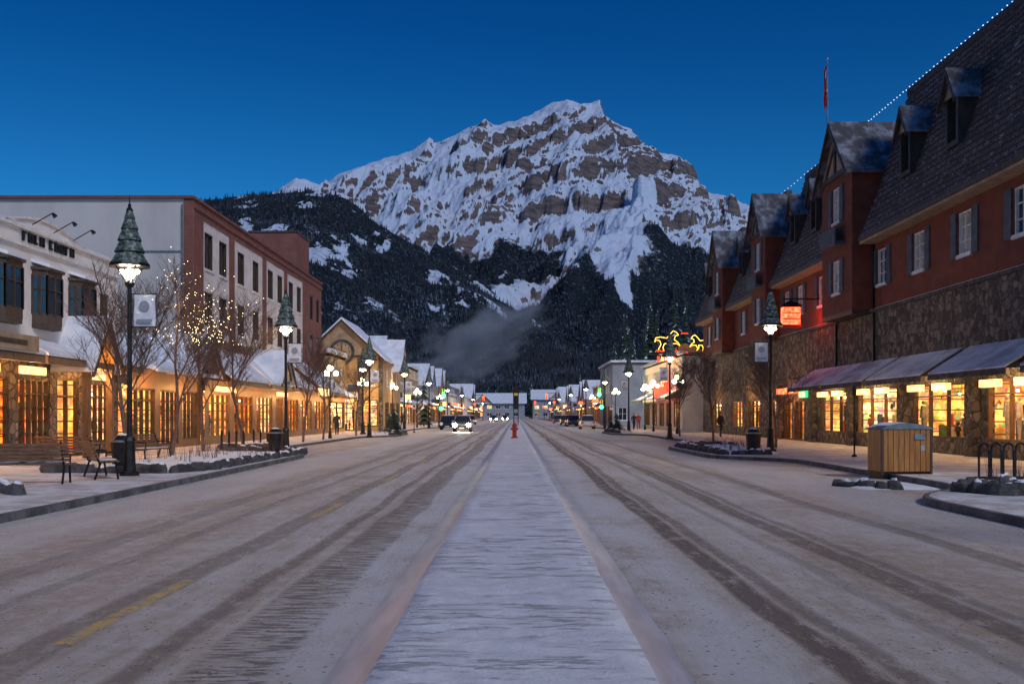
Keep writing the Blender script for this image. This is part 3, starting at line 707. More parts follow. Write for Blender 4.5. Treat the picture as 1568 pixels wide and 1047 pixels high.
o.box('clock_hands','black_metal',-17.14,-17.06,97.7,97.73,7.9,8.55); o.box('clock_hands','black_metal',-17.1,-16.65,97.69,97.72,7.87,7.94)
for s_g in (-1,1): o.slab('timber','dark_wood',F,[(-17.1+s_g*3.4,zc+.2,.08),(-17.1+s_g*3.4,zc+.2,.14),(-17.1,zc+.2,.14),(-17.1,zc+.2,.08)],.22)
F2 = FL(x1)
o.wall('street_wall','ochre_wall',F2,98,112,0,zc,[(99,102,.5,3),(103,107,.5,3),(108,111,.5,3),(100,101.2,4.6,6.2),(104,105.2,4.6,6.2),(108,109.2,4.6,6.2)])
for h in ((99,102,.5,3),(103,107,.5,3),(108,111,.5,3)): o.shop(F2,h,bars=3,back='interior_pale')
for u in (100,104,108): o.window(F2,(u,u+1.2,4.6,6.2),'curtain_glass')
o.quad('side_walls','ochre_wall',(x0,98,0),(x0,112,0),(x0,112,zc),(x0,98,zc)); o.quad('side_walls','ochre_wall',(x0,112,0),(x1,112,0),(x1,112,zc),(x0,112,zc))
o.gable(F2,106.5,5,zc-.8,zc+2.2,-4,.8,'light_stucco',over=.35)
e = finish(o)
for lx in (-2.5,2.0): light(e,'facade_lamp','POINT',(lx,-1.6,4.2),200,(1,.6,.22),.1)
light(e,'facade_lamp','POINT',(5.0,6,3.4),150,ORANGE,.1)
y = 114; i = 0
hs = [8.6,6.2,9.2,7,5.5,8,6.5,9,6,7.5,5.6,8.2,6.4,7,8,6]; rf = ['gable','eave','flat','gable','eave','gable','flat','eave','gable','eave','flat','gable','eave','flat','gable','eave']
wl = ['tan_wall','light_stucco','ochre_wall','blue_wall','brown_wood','tan_wall','light_stucco','grey_wall']
while y < 440:
    w = [12,17,14,19,13,20,22,24,24,26,25,28,28,28][min(i,13)]
    street_row('street_shop',-1,y,y+w,-15.5-(i%3)*.5,hs[i%16],rf[i%16],wl[i%8],50+i); y += w+(2 if i%4 else 9); i += 1

# ---------------------------------------------------------------- hotel
o = W('mansard_hotel', (17.5,34,0)); F = FR(17.5)
oth = [(25,30.5,.75,3.0),(32,37,.75,3.0),(38.7,44,.75,3.0),(45.5,51,.75,3.0),(52.2,57.2,.75,3.0),(66.3,68.6,.15,2.7),(71.5,75,.75,2.8),(77,80.5,.75,2.8),(85,89,.75,2.8)]
door = [(60.5,62.4,.15,2.6),(63.2,65,.15,2.6)]
o.wall('stone_base','rubble_stone',F,20,93,0,6.7,oth+door, d=.3)
for i, h in enumerate(oth): o.shop(F,h,frame='brown_wood' if i%2 else 'dark_wood',back=['interior_pale','interior_warm','interior_warm','interior_pale','interior_warm'][i%5],bars=3 if i else 4,depth=2.2)
for h in door: o.shop(F,h,back='interior_orange',bars=2,goods=False)
o.fbox('stone_ledge','rubble_stone',F,20,93,3.75,3.95,.003,.16); o.fbox('stone_ledge','rock_dark',F,20,93,6.7,6.85,-.1,.14); o.fbox('ledge_snow','snow',F,20,93,6.852,6.88,-.1,.08)
wc = [21.2,25.6,30,34.4,38.8,43.2,47.6,57,61.2,64.2,72,76.5,86.5,90]
hol = [(c_-.55,c_+.55,7.95,9.65) for c_ in wc]
o.wall('upper_wall','terracotta_wall',F,20,93,6.7,10.6,hol)
for i, h in enumerate(hol):
    o.window(F,h,'curtain_glass' if i%3 else 'blue_glass','trim_white',nz=3)
    for u in (h[0]-.62,h[1]+.12): o.fbox('shutters','blue_slate',F,u,u+.5,h[2]-.05,h[3]+.05,.01,.07)
for u0 in (45.6,39.0,32.2,25.2,52.1):
    u1 = u0+6.0 if u0 != 52.1 else 58
    o.awning(F,u0,u1,4.35,3.3,1.7,'awning_cloth','rock_dark')
    for q in range(7):
        u = u0+(u1-u0)*q/6; pa = o.fp(F,u,4.355,.03); pb = o.fp(F,u,3.305,1.7); o.cyl('awning_ribs','awning_cloth',pa,pb,.018,n=4)
    for q in range(2): o.fbox('light_boxes','sign_cream',F,u0+.9+q*2.6,u0+2.2+q*2.6,2.72,3.0,.06,.3)
for u in (31.2,37.9,44.7,51.6,58.3,65.5): o.fbox('stone_piers','rubble_stone',F,u-.35,u+.35,0,3.75,.003,.28)
ze, zt, ne, n_t = 10.35, 17.3, .75, -1.7
def mansard(y0, y1):
    nc = 23
    for i in range(nc):
        za = ze+(zt-ze)*i/nc; zb = ze+(zt-ze)*(i+1)/nc; na = ne+(n_t-ne)*(i/nc)**.85 ; nb = ne+(n_t-ne)*((i+1)/nc)**.85
        nb2 = nb+.1
        o.fquad('mansard_roof','shingle',F,(y0,za,na),(y1,za,na),(y1,zb,nb2),(y0,zb,nb2))
        o.fquad('mansard_roof','shingle_snow',F,(y0,zb,nb2),(y1,zb,nb2),(y1,zb+.055,nb-.012),(y0,zb+.055,nb-.012))
        for yv in (y0,y1): o.fquad('mansard_roof','shingle',F,(yv,za,na),(yv,zb,nb2),(yv,zb,-5),(yv,za,-5))
    o.fbox('eave','tan_wall',F,y0,y1,ze-.32,ze-.003,-.1,ne-.02); o.fbox('eave','dark_wood',F,y0-.01,y1+.01,ze-.2,ze-.005,ne-.018,ne+.05)
    o.fbox('ridge','dark_wood',F,y0,y1,zt,zt+.26,n_t-.3,n_t+.12)
    o.quad('top_roof','roof_snow',*[o.fp(F,*q) for q in ((y0,zt,n_t),(y1,zt,n_t),(y1,zt,-16),(y0,zt,-16))])
for a, b_ in [(20,48.6),(54.2,65.8),(70.3,79.6),(84,93)]: mansard(a,b_)
def dormer(uc):
    zb = 12.4; zt_ = 14.5; n1 = .12; w = 1.15
    o.fbox('dormers','dark_wood',F,uc-w/2,uc-w/2+.16,zb,zt_,-2.2,n1); o.fbox('dormers','dark_wood',F,uc+w/2-.16,uc+w/2,zb,zt_,-2.2,n1)
    o.fbox('dormers','dark_wood',F,uc-w/2+.16,uc+w/2-.16,zb,zb+.2,-1,n1); o.fquad('dormers','dark_glass',F,(uc-w/2,zb,n1-.25),(uc+w/2,zb,n1-.25),(uc+w/2,zt_,n1-.25),(uc-w/2,zt_,n1-.25))
    o.fbox('dormers','brown_wood',F,uc-.03,uc+.03,zb+.2,zt_,n1-.24,n1-.18); o.fbox('dormers','tan_wall',F,uc-w/2-.02,uc+w/2+.02,zt_-.14,zt_,n1+.002,n1+.05)
    o.gable(F,uc,w,zt_,zt_+.95,-2.0,n1+.03,'tan_wall',roofm='dusted_roof',over=.22,th=.09)
for uc in (24,28.6,39.7,44.5,58.2,62.6,73,77,87,90.5): dormer(uc)
def tower(y0, y1, z_w=14.0, zp=16.7):
    nf = .95; Ft = FR(17.5-nf); uc = (y0+y1)/2
    hs_ = [(uc-.55,uc+.55,11.6,13.4),(uc-.55,uc+.55,7.95,9.65)]
    o.wall('tower_wall','terracotta_wall',Ft,y0,y1,6.9,z_w,hs_)
    for h in hs_: o.window(Ft,h,'curtain_glass','trim_white',nz=3)
    for yv in (y0,y1): o.quad('tower_wall','terracotta_wall',*[o.fp(F,*q) for q in ((yv,6.9,nf),(yv,6.9,-4),(yv,z_w,-4),(yv,z_w,nf))])
    o.slab('tower_wall','dark_wood',F,[(y0,6.9,0),(y0,6.9,nf),(y1,6.9,nf),(y1,6.9,0)],.2)
    w = y1-y0; o.gable(Ft,uc,w,z_w,zp,-3.5,.04,'tan_wall',roofm='dusted_roof',over=.4,th=.14,trim='dark_wood')
    o.fbox('half_timber','dark_wood',Ft,y0,y1,z_w-.12,z_w+.12,.05,.14); o.fbox('half_timber','dark_wood',Ft,uc-.1,uc+.1,z_w+.12,zp-.3,.05,.13)
    for sg in (-1,1): o.slab('half_timber','dark_wood',Ft,[(uc+sg*w*.32,z_w+.2,.05),(uc+sg*w*.32,z_w+.2,.12),(uc,zp-.9,.12),(uc,zp-.9,.05)],.2)
    for hh_ in hs_:
        for u in (hh_[0]-.6,hh_[1]+.1): o.fbox('shutters','blue_slate',Ft,u,u+.5,hh_[2],hh_[3],.01,.07)
    o.fbox('balcony','blue_slate',Ft,uc-1.3,uc+1.3,10.3,10.5,.003,.5); o.fbox('balcony','blue_slate',Ft,uc-1.3,uc+1.3,10.5,11.2,.44,.5)
tower(49,53.8); tower(66.1,70.0); tower(79.9,83.7)
for u in (20,93): o.quad('side_walls','terracotta_wall',(17.5,u,0),(34,u,0),(34,u,17.2),(17.5+1.7,u,17.2),(17.5,u,10.5))
for a_ in (48.55,54.25): o.fbox('drainpipe','black_metal',F,a_-.05,a_+.05,4,10.2,.01,.11)
y = 20.3
while y < 93:
    o.ball('ridge_lights','ice_light',o.fp(F,y,zt+.3+.02*math.sin(y*9),n_t+.1),.032,5); y += .4 if y < 60 else .8
o.box('lantern_sign','black_metal',15.4,17.5,57.4,57.5,8.35,8.43)
o.box('lantern_sign','sign_redpanel',15.35,16.35,57.2,57.7,6.9,7.9); o.box('lantern_sign','black_metal',15.3,16.4,57.15,57.75,7.9,8.0); o.box('lantern_sign','red_paint',15.3,16.4,57.15,57.75,6.75,6.9)
o.quad('lantern_sign','black_metal',(15.2,57.1,8.0),(16.5,57.1,8.0),(15.85,57.45,8.34))
for z in (7.2,7.55): o.box('lantern_sign','black_metal',15.33,16.37,57.16,57.19,z,z+.05)
o.fbox('green_sign','green_sign',F,58.8,60.2,2.75,3.2,.05,.4); o.fbox('red_shop_sign','sign_redpanel',F,61,65,3.05,3.4,.05,.5)
e = finish(o)
for u in (28,34.5,41.5,48.3,55): light(e,'awning_fill_light','POINT',(-1.0,u-34,2.95),120,WARM,.12)  # added fill under the hotel awnings, spills warm light on the sidewalk
light(e,'sign_lamp','POINT',(-.9,22.9,7.3),80,(1,.05,.02),.3)
for u in (28.5,40,52): light(e,'door_lamp','POINT',(-1.2,u,3),130,ORANGE,.1)

o = Obj('flagpole', (19.4,62,17.2)); o.cyl('pole','grey_metal',(0,0,0),(0,0,6.6),.06,.03); o.ball('finial','grey_metal',(0,0,6.65),.08); o.cyl('base','grey_metal',(0,0,0),(0,0,.3),.15)
vs = []
for j in range(9):
    z = 6.3-j*.32
    for i in range(4): vs.append((-.02-i*.07-.04*math.sin(j*.9+i), .06*math.sin(i*2.2+j*.6), z-.14*i))
o.add('flag','red_paint',vs,[(j*4+i,j*4+i+1,(j+1)*4+i+1,(j+1)*4+i) for j in range(8) for i in range(3)])
o.add('flag_white','trim_white',[(v_[0]-.004,v_[1]-.02,v_[2]) for v_ in vs[12:24]],[(0,1,5,4),(4,5,9,8)]); o.done()

o = W('neon_restaurant', (16,96,0)); F = FR(16)
gh = [(97,101,.5,3),(102.5,106,.5,3),(107.5,111,.5,3),(113,117,.5,3),(119,123,.5,3)]
o.wall('walls','light_stucco',F,95.5,125,0,7.6,gh+[(c_-.6,c_+.6,4.8,6.4) for c_ in (98.5,103,108,114,120)])
for i, h in enumerate(gh): o.shop(F,h,back=SHOPB[i%3])
for c_ in (98.5,103,108,114,120): o.window(F,(c_-.6,c_+.6,4.8,6.4),'interior_pale')
for yv in (95.5,125): o.quad('side_walls','light_stucco',(16,yv,0),(32,yv,0),(32,yv,7.6),(16,yv,7.6))
o.box('roof','roof_snow',16,32,95.5,125,7.4,7.55); o.fbox('cornice','trim_white',F,95.4,125.1,7.6,7.85,-.3,.3)
for a,b_ in ((96,104),(105,113),(114,124)): o.awning(F,a,b_,4.2,3.4,1.6,'dark_wood','sign_redpanel' if a==105 else 'brown_wood',snow=True)
o.fbox('red_sign','sign_red',F,100.5,101.2,3.6,4.6,.4,2.0); o.fbox('red_sign','sign_red',F,104.5,107,4.4,5.1,.05,.5); o.fbox('wall_sign','wall_glow',F,96,104,6.5,7.3,.02,.12); o.fbox('wall_sign','wall_glow',F,106,122,6.6,7.3,.02,.12)
o.box('neon_frame','black_metal',13.9,19.6,100.1,100.2,7.86,7.98)
for xq in (14.0,16.2,19.4): o.box('neon_frame','black_metal',xq,xq+.08,100.1,100.2,7.98,10.2)
def neon(cx, zb, k, pts, mt, r=.05, flip=1):
    for (a,c_),(a2,c2) in zip(pts, pts[1:]): o.cyl('neon_figures',mt,(cx+flip*a*k,100,zb+c_*k),(cx+flip*a2*k,100,zb+c2*k),r,n=5)
horse = [(0,.2),(.35,.9),(.2,1.35),(-.25,1.5),(-.45,1.2),(-.3,1.75),(.3,1.85),(1.1,1.7),(1.5,2.2),(1.95,2.65),(2.35,2.45),(2.6,2.1),(2.2,2.0),(2.05,1.5),(2.5,1.2),(2.8,.75),(2.4,1.0),(1.8,1.0),(1.5,.5),(1.7,.1),(1.3,.55),(1.4,1.0),(.8,1.0),(.6,.5),(.75,0)]
neon(14.3,8.1,.78,horse,'neon_yellow',.035)
neon(19.2,8.1,.62,horse,'neon_yellow',.035,-1)
for k_ in range(7): neon(14.0+k_*.33,8.05,.5,[(0,0),(.3,.35),(.6,0)],'sign_red',.03)
for k_ in range(9): o.box('neon_letters','neon_yellow' if k_%2 else 'sign_red',14.2+k_*.4,14.42+k_*.4,99.9,99.98,7.15,7.6)
for zq in (8.0,9.9): o.cyl('neon_figures','sign_red',(16.6,100,zq),(17.3,100,zq),.04,n=5)
o.quad('gable_wall','tan_wall',(14.5,101,7.86),(20,101,7.86),(17.2,101,9.0)); o.fbox('marquee','wall_glow',F,102,112,3.1,3.35,1.62,1.75)
e = finish(o)
for u in (98,108,118): light(e,'facade_lamp','POINT',(-1.9,u-96,4.6),300,(1,.72,.4),.15)
light(e,'sign_lamp','POINT',(-1.2,9.5,4.7),120,(1,.06,.03),.3)
o = W('grey_building', (13.4,138,0)); F = FC(138)
o.wall('front_wall','grey_wall',F,13.4,24,0,9.0,[(14.2,15.4,1,2.8)]); o.window(F,(14.2,15.4,1,2.8),'dark_glass')
o.wall('street_wall','grey_wall',FR(13.4),138,158,0,9.0,[(140,145,.5,3),(147,152,.5,3),(140,142,5,6.8),(146,148,5,6.8)])
for h in ((140,145,.5,3),(147,152,.5,3)): o.shop(FR(13.4),h)
for h in ((140,142,5,6.8),(146,148,5,6.8)): o.window(FR(13.4),h)
o.box('roof','roof_snow',13.1,24.2,137.7,158,9.0,9.3); o.box('fascia','dark_wood',13.2,24.1,137.8,158,8.8,8.998); finish(o)
y = 162; i = 0
while y < 430:
    w = [14,18,20,22,22,24,26,28][min(i,7)]
    street_row('street_shop',1,y,y+w,14.5+(i%2),[5.5,7,5.2,6.4][i%4],rf[(i+1)%16],wl[(i+3)%8],80+i); y += w+6; i += 1
for nm, xa, xb_, h_, yv in (('end_lodge',-26,4,9,455),('end_lodge',8,40,11,470)):
    o = W(nm, (xa,yv,0)); F = FC(yv); k = int((xb_-xa)/4)
    hl = [(xa+4*j+.8,xa+4*j+3,z,z+1.7) for j in range(k) for z in (1.2,4.6)]
    o.wall('walls','blue_wall',F,xa,xb_,0,h_-1.5,hl)
    for h in hl: o.window(F,h,R.choice(['interior_warm','dark_glass','dark_glass','interior_pale']),nz=1)
    o.slab('roof','roof_snow',F,[(xa-1,h_+3,-9),(xb_+1,h_+3,-9),(xb_+1,h_-1.6,1.2),(xa-1,h_-1.6,1.2)],.4)
    o.gable(F,(xa+xb_)/2-4,8,h_-1.5,h_+2.2,-9,1.3,'tan_wall',over=.5,th=.4)
    for xv in (xa,xb_): o.quad('side_walls','tan_wall',(xv,yv,0),(xv,yv+18,0),(xv,yv+9,h_+2.6),(xv,yv,h_-1.5))
    finish(o)

# ---------------------------------------------------------------- street lamps
def lamp(x, y, banner=None, power=260):
    o = Obj('street_lamp', (x,y,.13))
    o.cyl('base','black_metal',(0,0,0),(0,0,.12),.26,.26,8); o.cyl('base','black_metal',(0,0,.12),(0,0,.9),.17,.13,8); o.cyl('base','black_metal',(0,0,.9),(0,0,1.0),.17,.12,8)
    o.cyl('pole','black_metal',(0,0,1.0),(0,0,5.05),.075,.055,8); o.cyl('collar','black_metal',(0,0,4.9),(0,0,5.0),.1,.14,8)
    for a in range(4):
        an = a*math.pi/2+.78; c_, s_ = math.cos(an), math.sin(an); o.cyl('brackets','black_metal',(.08*c_,.08*s_,5.0),(.4*c_,.4*s_,5.5),.018,n=5)
    o.cyl('shade_rim','black_metal',(0,0,5.42),(0,0,5.5),.54,.52,8)
    zs = [5.5,5.8,6.1,6.4,6.68,6.9]; rs = [.5,.4,.32,.23,.15,.09]
    for i in range(5): o.cyl('shade','lamp_shade',(0,0,zs[i]),(0,0,zs[i+1]),rs[i],rs[i+1]*.82,8,cap=False)
    o.cyl('finial','black_metal',(0,0,6.88),(0,0,7.0),.1,.03,8); o.cyl('finial','black_metal',(0,0,7.0),(0,0,7.3),.02,.006,6); o.ball('finial','black_metal',(0,0,7.02),.05)
    o.ball('bulb','bulb',(0,0,5.24),.15,8); o.ball('bulb','bulb',(-.2,0,5.3),.07,6); o.ball('bulb','bulb',(.2,0,5.3),.07,6)
    if banner:
        sg = banner
        for z in (4.72,3.86): o.cyl('banner_arm','black_metal',(0,0,z),(sg*.72,0,z),.015,n=5)
        vs = []
        for j in range(6):
            for i in range(4): vs.append((sg*(.12+.55*i/3), .03*math.sin(j*1.3+i), 4.7-.82*j/5))
        o.add('banner','banner_cloth',vs,[(j*4+i,j*4+i+1,(j+1)*4+i+1,(j+1)*4+i) for j in range(5) for i in range(3)])
        o.box('banner_print','grey_wall',min(sg*.2,sg*.6),max(sg*.2,sg*.6),-.055,-.05,3.98,4.06)
        o.cyl('banner_print','grey_wall',(sg*.4,-.05,4.4),(sg*.4,-.056,4.4),.14,.14,12)
    e = o.done()
    if power: light(e,'lamp_light','POINT',(0,0,5.0),power,(1,.76,.46),.12)
    return e
lamp(-10.05,25.9,1,720); lamp(-10.1,43.7,1,680); lamp(11.0,43,-1,720)
for yv in (70,92,118,150,190,240,310): lamp(-10.3,yv,1 if yv<100 else None,950 if yv<160 else 2000)
for yv in (66,90,114,145,185,235,300): lamp(10.2,yv,-1 if yv<100 else None,950 if yv<160 else 2000)
lamp(-12.6,82,None,None); lamp(9.3,-8,None,520); lamp(-10,8,None,500); lamp(10.8,8,None,500)
def globe_lamp(x, y):
    o = Obj('globe_lamp',(x,y,.13)); o.cyl('base','black_metal',(0,0,0),(0,0,.5),.14,.09,8); o.cyl('pole','black_metal',(0,0,.5),(0,0,4.3),.06,.05,8)
    for a in (0,2.1,4.2):
        c_, s_ = math.cos(a)*.4, math.sin(a)*.4; o.cyl('arms','black_metal',(0,0,4.0),(c_,s_,4.2),.03,n=5); o.ball('globes','bulb',(c_,s_,4.4),.17,10)
    o.ball('globes','bulb',(0,0,4.75),.2,10); o.cyl('cap','black_metal',(0,0,4.3),(0,0,4.55),.05,.08,8); o.done()
for x_,y_ in ((-12.6,67.5),(-13.9,90),(-12.9,104),(-12.6,127),(13.4,97),(14,108),(12.6,126),(13.6,84),(-12.6,164),(12.6,165)): globe_lamp(x_,y_)

# ---------------------------------------------------------------- trees
def bare_tree(x, y, h, seed, lit=False):
    rt = random.Random(seed); o = Obj('bare_tree', (x,y,.1)); tips = []
    def br(p, d, ln, r, dep):
        q = p; n = 3
        for i in range(n):
            d = (d+Vector((rt.uniform(-.14,.14),rt.uniform(-.14,.14),rt.uniform(-.02,.1)))).normalized()
            q2 = q+d*ln/n; r2 = r*(1-.25*(i+1)/n); o.cyl('branches' if dep else 'trunk','bark',q,q2,r*(1-.25*i/n),r2,5 if dep<3 else 3,cap=False)
            q = q2
            if dep < 5 and (i > 0 or dep > 0):
                for k in range(rt.choice((1,1,2))):
                    a = rt.uniform(0,6.28); sd = Vector((math.cos(a),math.sin(a),0)); nd = (d*rt.uniform(.7,1.0)+sd*rt.uniform(.5,.85)+Vector((0,0,.15))).normalized()
                    br(q, nd, ln*rt.uniform(.5,.72), max(.006,r2*.55), dep+1)
        if dep >= 4: tips.append(q)
        if dep < 4: br(q, d, ln*.65, r*.7, dep+1)
    br(Vector((0,0,0)), Vector((0,0,1)), h*.42, .075, 0)
    if lit:
        for q in tips[::6]:
            if q.z > h*.62: o.ball('string_lights','bulb_small',q,.009,4)
    e = o.done()
    if lit: light(e,'tree_light','POINT',(0,0,h*.8),60,(1,.6,.2),.4)
for x_, y_, h_, s_, l_ in ((-12.3,31.5,6.2,1,0),(-12.6,36.4,6.9,2,1),(-12.7,40.5,6.2,3,0),(-12.6,46,6.6,4,0),(-12.4,58,6.4,5,0),(-12.4,64,6,6,0),(11.9,60,5.6,7,0),(12.2,74,6,8,0),(-12.2,76,6,9,0),(12.4,47.5,5.2,10,0)): bare_tree(x_,y_,h_,s_,l_)
def pine_into(o, x, y, z, h, w, rt, part='foliage'):
    o.cyl('trunks','bark',(x,y,z),(x,y,z+h*.95),h*.018+.03,.01,5,cap=False)
    nl = max(9, int(h*1.3))
    for j in range(nl):
        f_ = j/nl; zz = z+h*(.1+.9*f_); r = w*(1-f_)**.85*rt.uniform(.75,1.15)+.05; k = 8
        off = rt.uniform(0,6.28)
        for i in range(k):
            a = off+i*6.283/k+rt.uniform(-.25,.25); rr_ = r*rt.uniform(.7,1.15); c_, s_ = math.cos(a), math.sin(a); wd = rr_*.34
            droop = rr_*.38; z1 = zz+h/nl*.7
            mt = 'roof_snow' if rt.random() < .1 else 'pine_green'
            o.add(part, mt, [(x,y,z1),(x+c_*rr_*.6-s_*wd,y+s_*rr_*.6+c_*wd,zz-droop*.5),(x+c_*rr_,y+s_*rr_,zz-droop),(x+c_*rr_*.6+s_*wd,y+s_*rr_*.6-c_*wd,zz-droop*.5)],[(0,1,2),(0,2,3)])
rt = random.Random(11)
o = Obj('distant_pine_trees')
for i in range(230):
    yv = rt.uniform(330,620); xv = rt.choice((-1,1))*rt.uniform(24,210)
    if xv < 0: xv *= .8
    if yv < 480 and abs(xv) < 34: continue
    pine_into(o, xv, yv, 0, rt.uniform(13,25), rt.uniform(2.6,4), rt)
for i in range(70): pine_into(o, rt.uniform(-60,60), rt.uniform(500,640), 0, rt.uniform(12,20), rt.uniform(2.5,3.6), rt)
for i in range(30): pine_into(o, rt.uniform(30,58), rt.uniform(200,330), 0, rt.uniform(19,34), rt.uniform(2.8,3.8), rt)
o.done()
for x_, y_, h_, w_ in ((-9.9,81,2.2,.9),(-10.6,83.5,1.8,.8),(-10.3,86,2.0,.8),(9.2,90,1.7,.8),(8.9,93,1.5,.7),(19.5,176,15,2.8),(24,185,18,3.1),(27.5,170,21,3.3),(21,196,15,2.6),(16.5,166,14,2.6),(-13.5,146,7,1.8)):
    o = Obj('pine_tree' if h_ > 3 else 'small_pine', (x_,y_,.1)); pine_into(o,0,0,0,h_,w_,random.Random(int(y_*7))); o.done()

# ---------------------------------------------------------------- rock edging
def rock_ring(name, pts, seed, size=.32, snowtop=True):
    rt = random.Random(seed); o = Obj(name, (pts[0][0],pts[0][1],.12 if size != .26 else .0))
    for (x0,y0),(x1,y1) in zip(pts, pts[1:]):
        d = math.hypot(x1-x0,y1-y0); n = max(1,int(d/(size*.85))); dx, dy = (x1-x0)/d, (y1-y0)/d
        for i in range(n):
            f_ = (i+rt.uniform(.3,.7))/n; cx = x0+(x1-x0)*f_-pts[0][0]+rt.uniform(-.05,.05); cy = y0+(y1-y0)*f_-pts[0][1]+rt.uniform(-.05,.05)
            if rt.random() < .08: continue
            s_ = size*rt.uniform(.7,1.3); hgt = size*rt.uniform(.45,.8); ph = rt.uniform(0,6.28); k = 7; vs = []
            for z, q in ((-.03,1),(hgt*.55,1.0),(hgt,.7)):
                for j in range(k):
                    a = ph+j*6.283/k; r_ = s_*.6*q*rt.uniform(.78,1.18); u_, w_ = math.cos(a)*r_*1.25, math.sin(a)*r_*.8
                    vs.append((cx+dx*u_-dy*w_,cy+dy*u_+dx*w_,z+rt.uniform(-.035,.035)))
            o.add('stones','rock_dark',vs,[(l*k+j,l*k+(j+1)%k,(l+1)*k+(j+1)%k,(l+1)*k+j) for l in range(2) for j in range(k)]+[tuple(range(2*k,3*k))])
            if snowtop and rt.random() < .6:
                mx = sum(v_[0] for v_ in vs[14:])/k; my = sum(v_[1] for v_ in vs[14:])/k; q_ = rt.uniform(.6,.95)
                tv = [(mx+(v_[0]-mx)*q_*.8,my+(v_[1]-my)*q_*.8,v_[2]+.04) for v_ in vs[14:]]; bv = [(mx+(v_[0]-mx)*q_,my+(v_[1]-my)*q_,v_[2]-.01) for v_ in vs[14:]]
                o.add('snow_caps','snow',tv+bv,[tuple(range(k))]+[(j,(j+1)%k,k+(j+1)%k,k+j) for j in range(k)])
    o.done(bevel={'stones':.025})
rock_ring('stone_planter_edging',[(-13.5,20.5),(-11.0,21.0),(-9.8,19.6)],1,.32)
rock_ring('stone_planter_edging',[(-12.9,27.2),(-9.4,27.0),(-8.8,28.5),(-8.85,41.5),(-10,43),(-12.5,43)],2,.34)
rock_ring('stone_planter_edging',[(-9.9,78.6),(-9.7,87),(-11.5,88.4)],3,.45)
rock_ring('stone_planter_edging',[(7.7,24.0),(8.2,23.2),(8.75,22.7)],4,.26)
rock_ring('stone_planter_edging',[(13.5,22.6),(9.6,21.3),(9.1,20.6),(9.5,19.6),(12.8,18.4)],5,.34)
rock_ring('stone_planter_edging',[(10.2,39.6),(8.2,39.8),(8.0,49.5),(9.6,51),(11,50)],6,.34)
rock_ring('stone_planter_edging',[(9,86.5),(8.6,95),(10,97)],7,.45)
rock_ring('stone_planter_edging',[(-11.0,46.8),(-14,47)],8,.35)
def mound(x0,x1,y0,y1,h,seed,grass=0,zb=.12):
    o = Obj('planter_bed',((x0+x1)/2,(y0+y1)/2,zb)); n = 22; vs = []
    for j in range(n):
        for i in range(n):
            u = i/(n-1)*2-1; v_ = j/(n-1)*2-1; e_ = max(0,1-u**4)*max(0,1-v_**4)
            vs.append((u*(x1-x0)/2, v_*(y1-y0)/2, -.03+h*e_*(.5+float(fbm(np.array(i*.35+seed),np.array(j*.35),3,seed))) if e_ > 0 else -.03))
    o.add('snow','snow',vs,[(j*n+i,j*n+i+1,(j+1)*n+i+1,(j+1)*n+i) for j in range(n-1) for i in range(n-1)])
    rt = random.Random(seed)
    for k_ in range(grass):
        cx, cy = rt.uniform(-.4,.4)*(x1-x0), rt.uniform(-.42,.42)*(y1-y0)
        for q in range(5): o.cyl('dry_stalks','bark',(cx,cy,.0),(cx+rt.uniform(-.15,.15),cy+rt.uniform(-.15,.15),rt.uniform(.3,.65)),.008,.003,3,cap=False)
    o.done(smooth=('snow',))
mound(-12.8,-9.1,28,42,.22,1,60); mound(8.4,11,40.2,49.5,.22,2,40); mound(9.6,13,19.6,22,.2,3,14); mound(-11.8,-9.9,79,87.5,.25,5,30); mound(-13.5,-10.3,19,21,.16,6,6); mound(8.8,10.4,87,95,.25,7,20); mound(7.8,9.9,22.6,25.0,.1,8,0,0)

# ---------------------------------------------------------------- street furniture
def bench(x, y, rot):
    o = Obj('park_bench', (x,y,.13), rot); w = .95
    for i in range(4): o.box('seat','bench_wood',-w,w,-.2+i*.115,-.2+i*.115+.095,.43,.47)
    for i in range(5):
        z = .52+i*.085; yy_ = .27+.035*i; o.box('backrest','bench_wood',-w,w,yy_,yy_+.035,z,z+.07)
    for sx in (-.8,.8):
        o.cyl('legs','black_metal',(sx,-.2,0),(sx,-.14,.42),.028,n=6); o.cyl('legs','black_metal',(sx,.34,0),(sx,.2,.43),.028,n=6); o.cyl('legs','black_metal',(sx,.24,.42),(sx,.44,.97),.025,n=6)
        o.cyl('legs','black_metal',(sx,-.22,.425),(sx,.26,.425),.022,n=6); o.cyl('armrests','black_metal',(sx,-.2,.66),(sx,.32,.68),.022,n=6); o.cyl('armrests','black_metal',(sx,-.18,.42),(sx,-.2,.66),.02,n=6)
    for sx in (-.4,0,.35): o.box('seat_snow','snow',sx-.3,sx+.3,-.18,.2,.472,.495)
    o.done(bevel={'seat':.008,'backrest':.008})
bench(-11.15,22.9,math.radians(186)); bench(-10.35,25.0,math.radians(122)); bench(-12.2,33.5,math.radians(80)); bench(-13.6,30.5,math.radians(170)); bench(12.6,33,math.radians(-90))
o = Obj('litter_bin',(10.35,26.9,.0),math.radians(6)); w, d = .68, .42
o.box('plinth','black_metal',-w+.03,w-.03,-d+.03,d-.03,.0,.2)
for i in range(9):
    x_ = -w+i*2*w/9; o.box('wood_cladding','bin_wood',x_+.006,x_+2*w/9-.006,-d-.02,-d+.02,.2,1.33); o.box('wood_cladding','bin_wood',x_+.006,x_+2*w/9-.006,d-.02,d+.02,.2,1.33)
for i in range(6):
    y_ = -d+.022+i*(2*d-.044)/6
    for sx in (-w,w): o.box('wood_cladding','bin_wood',sx-.02,sx+.02,y_+.004,y_+(2*d-.044)/6-.004,.2,1.33)
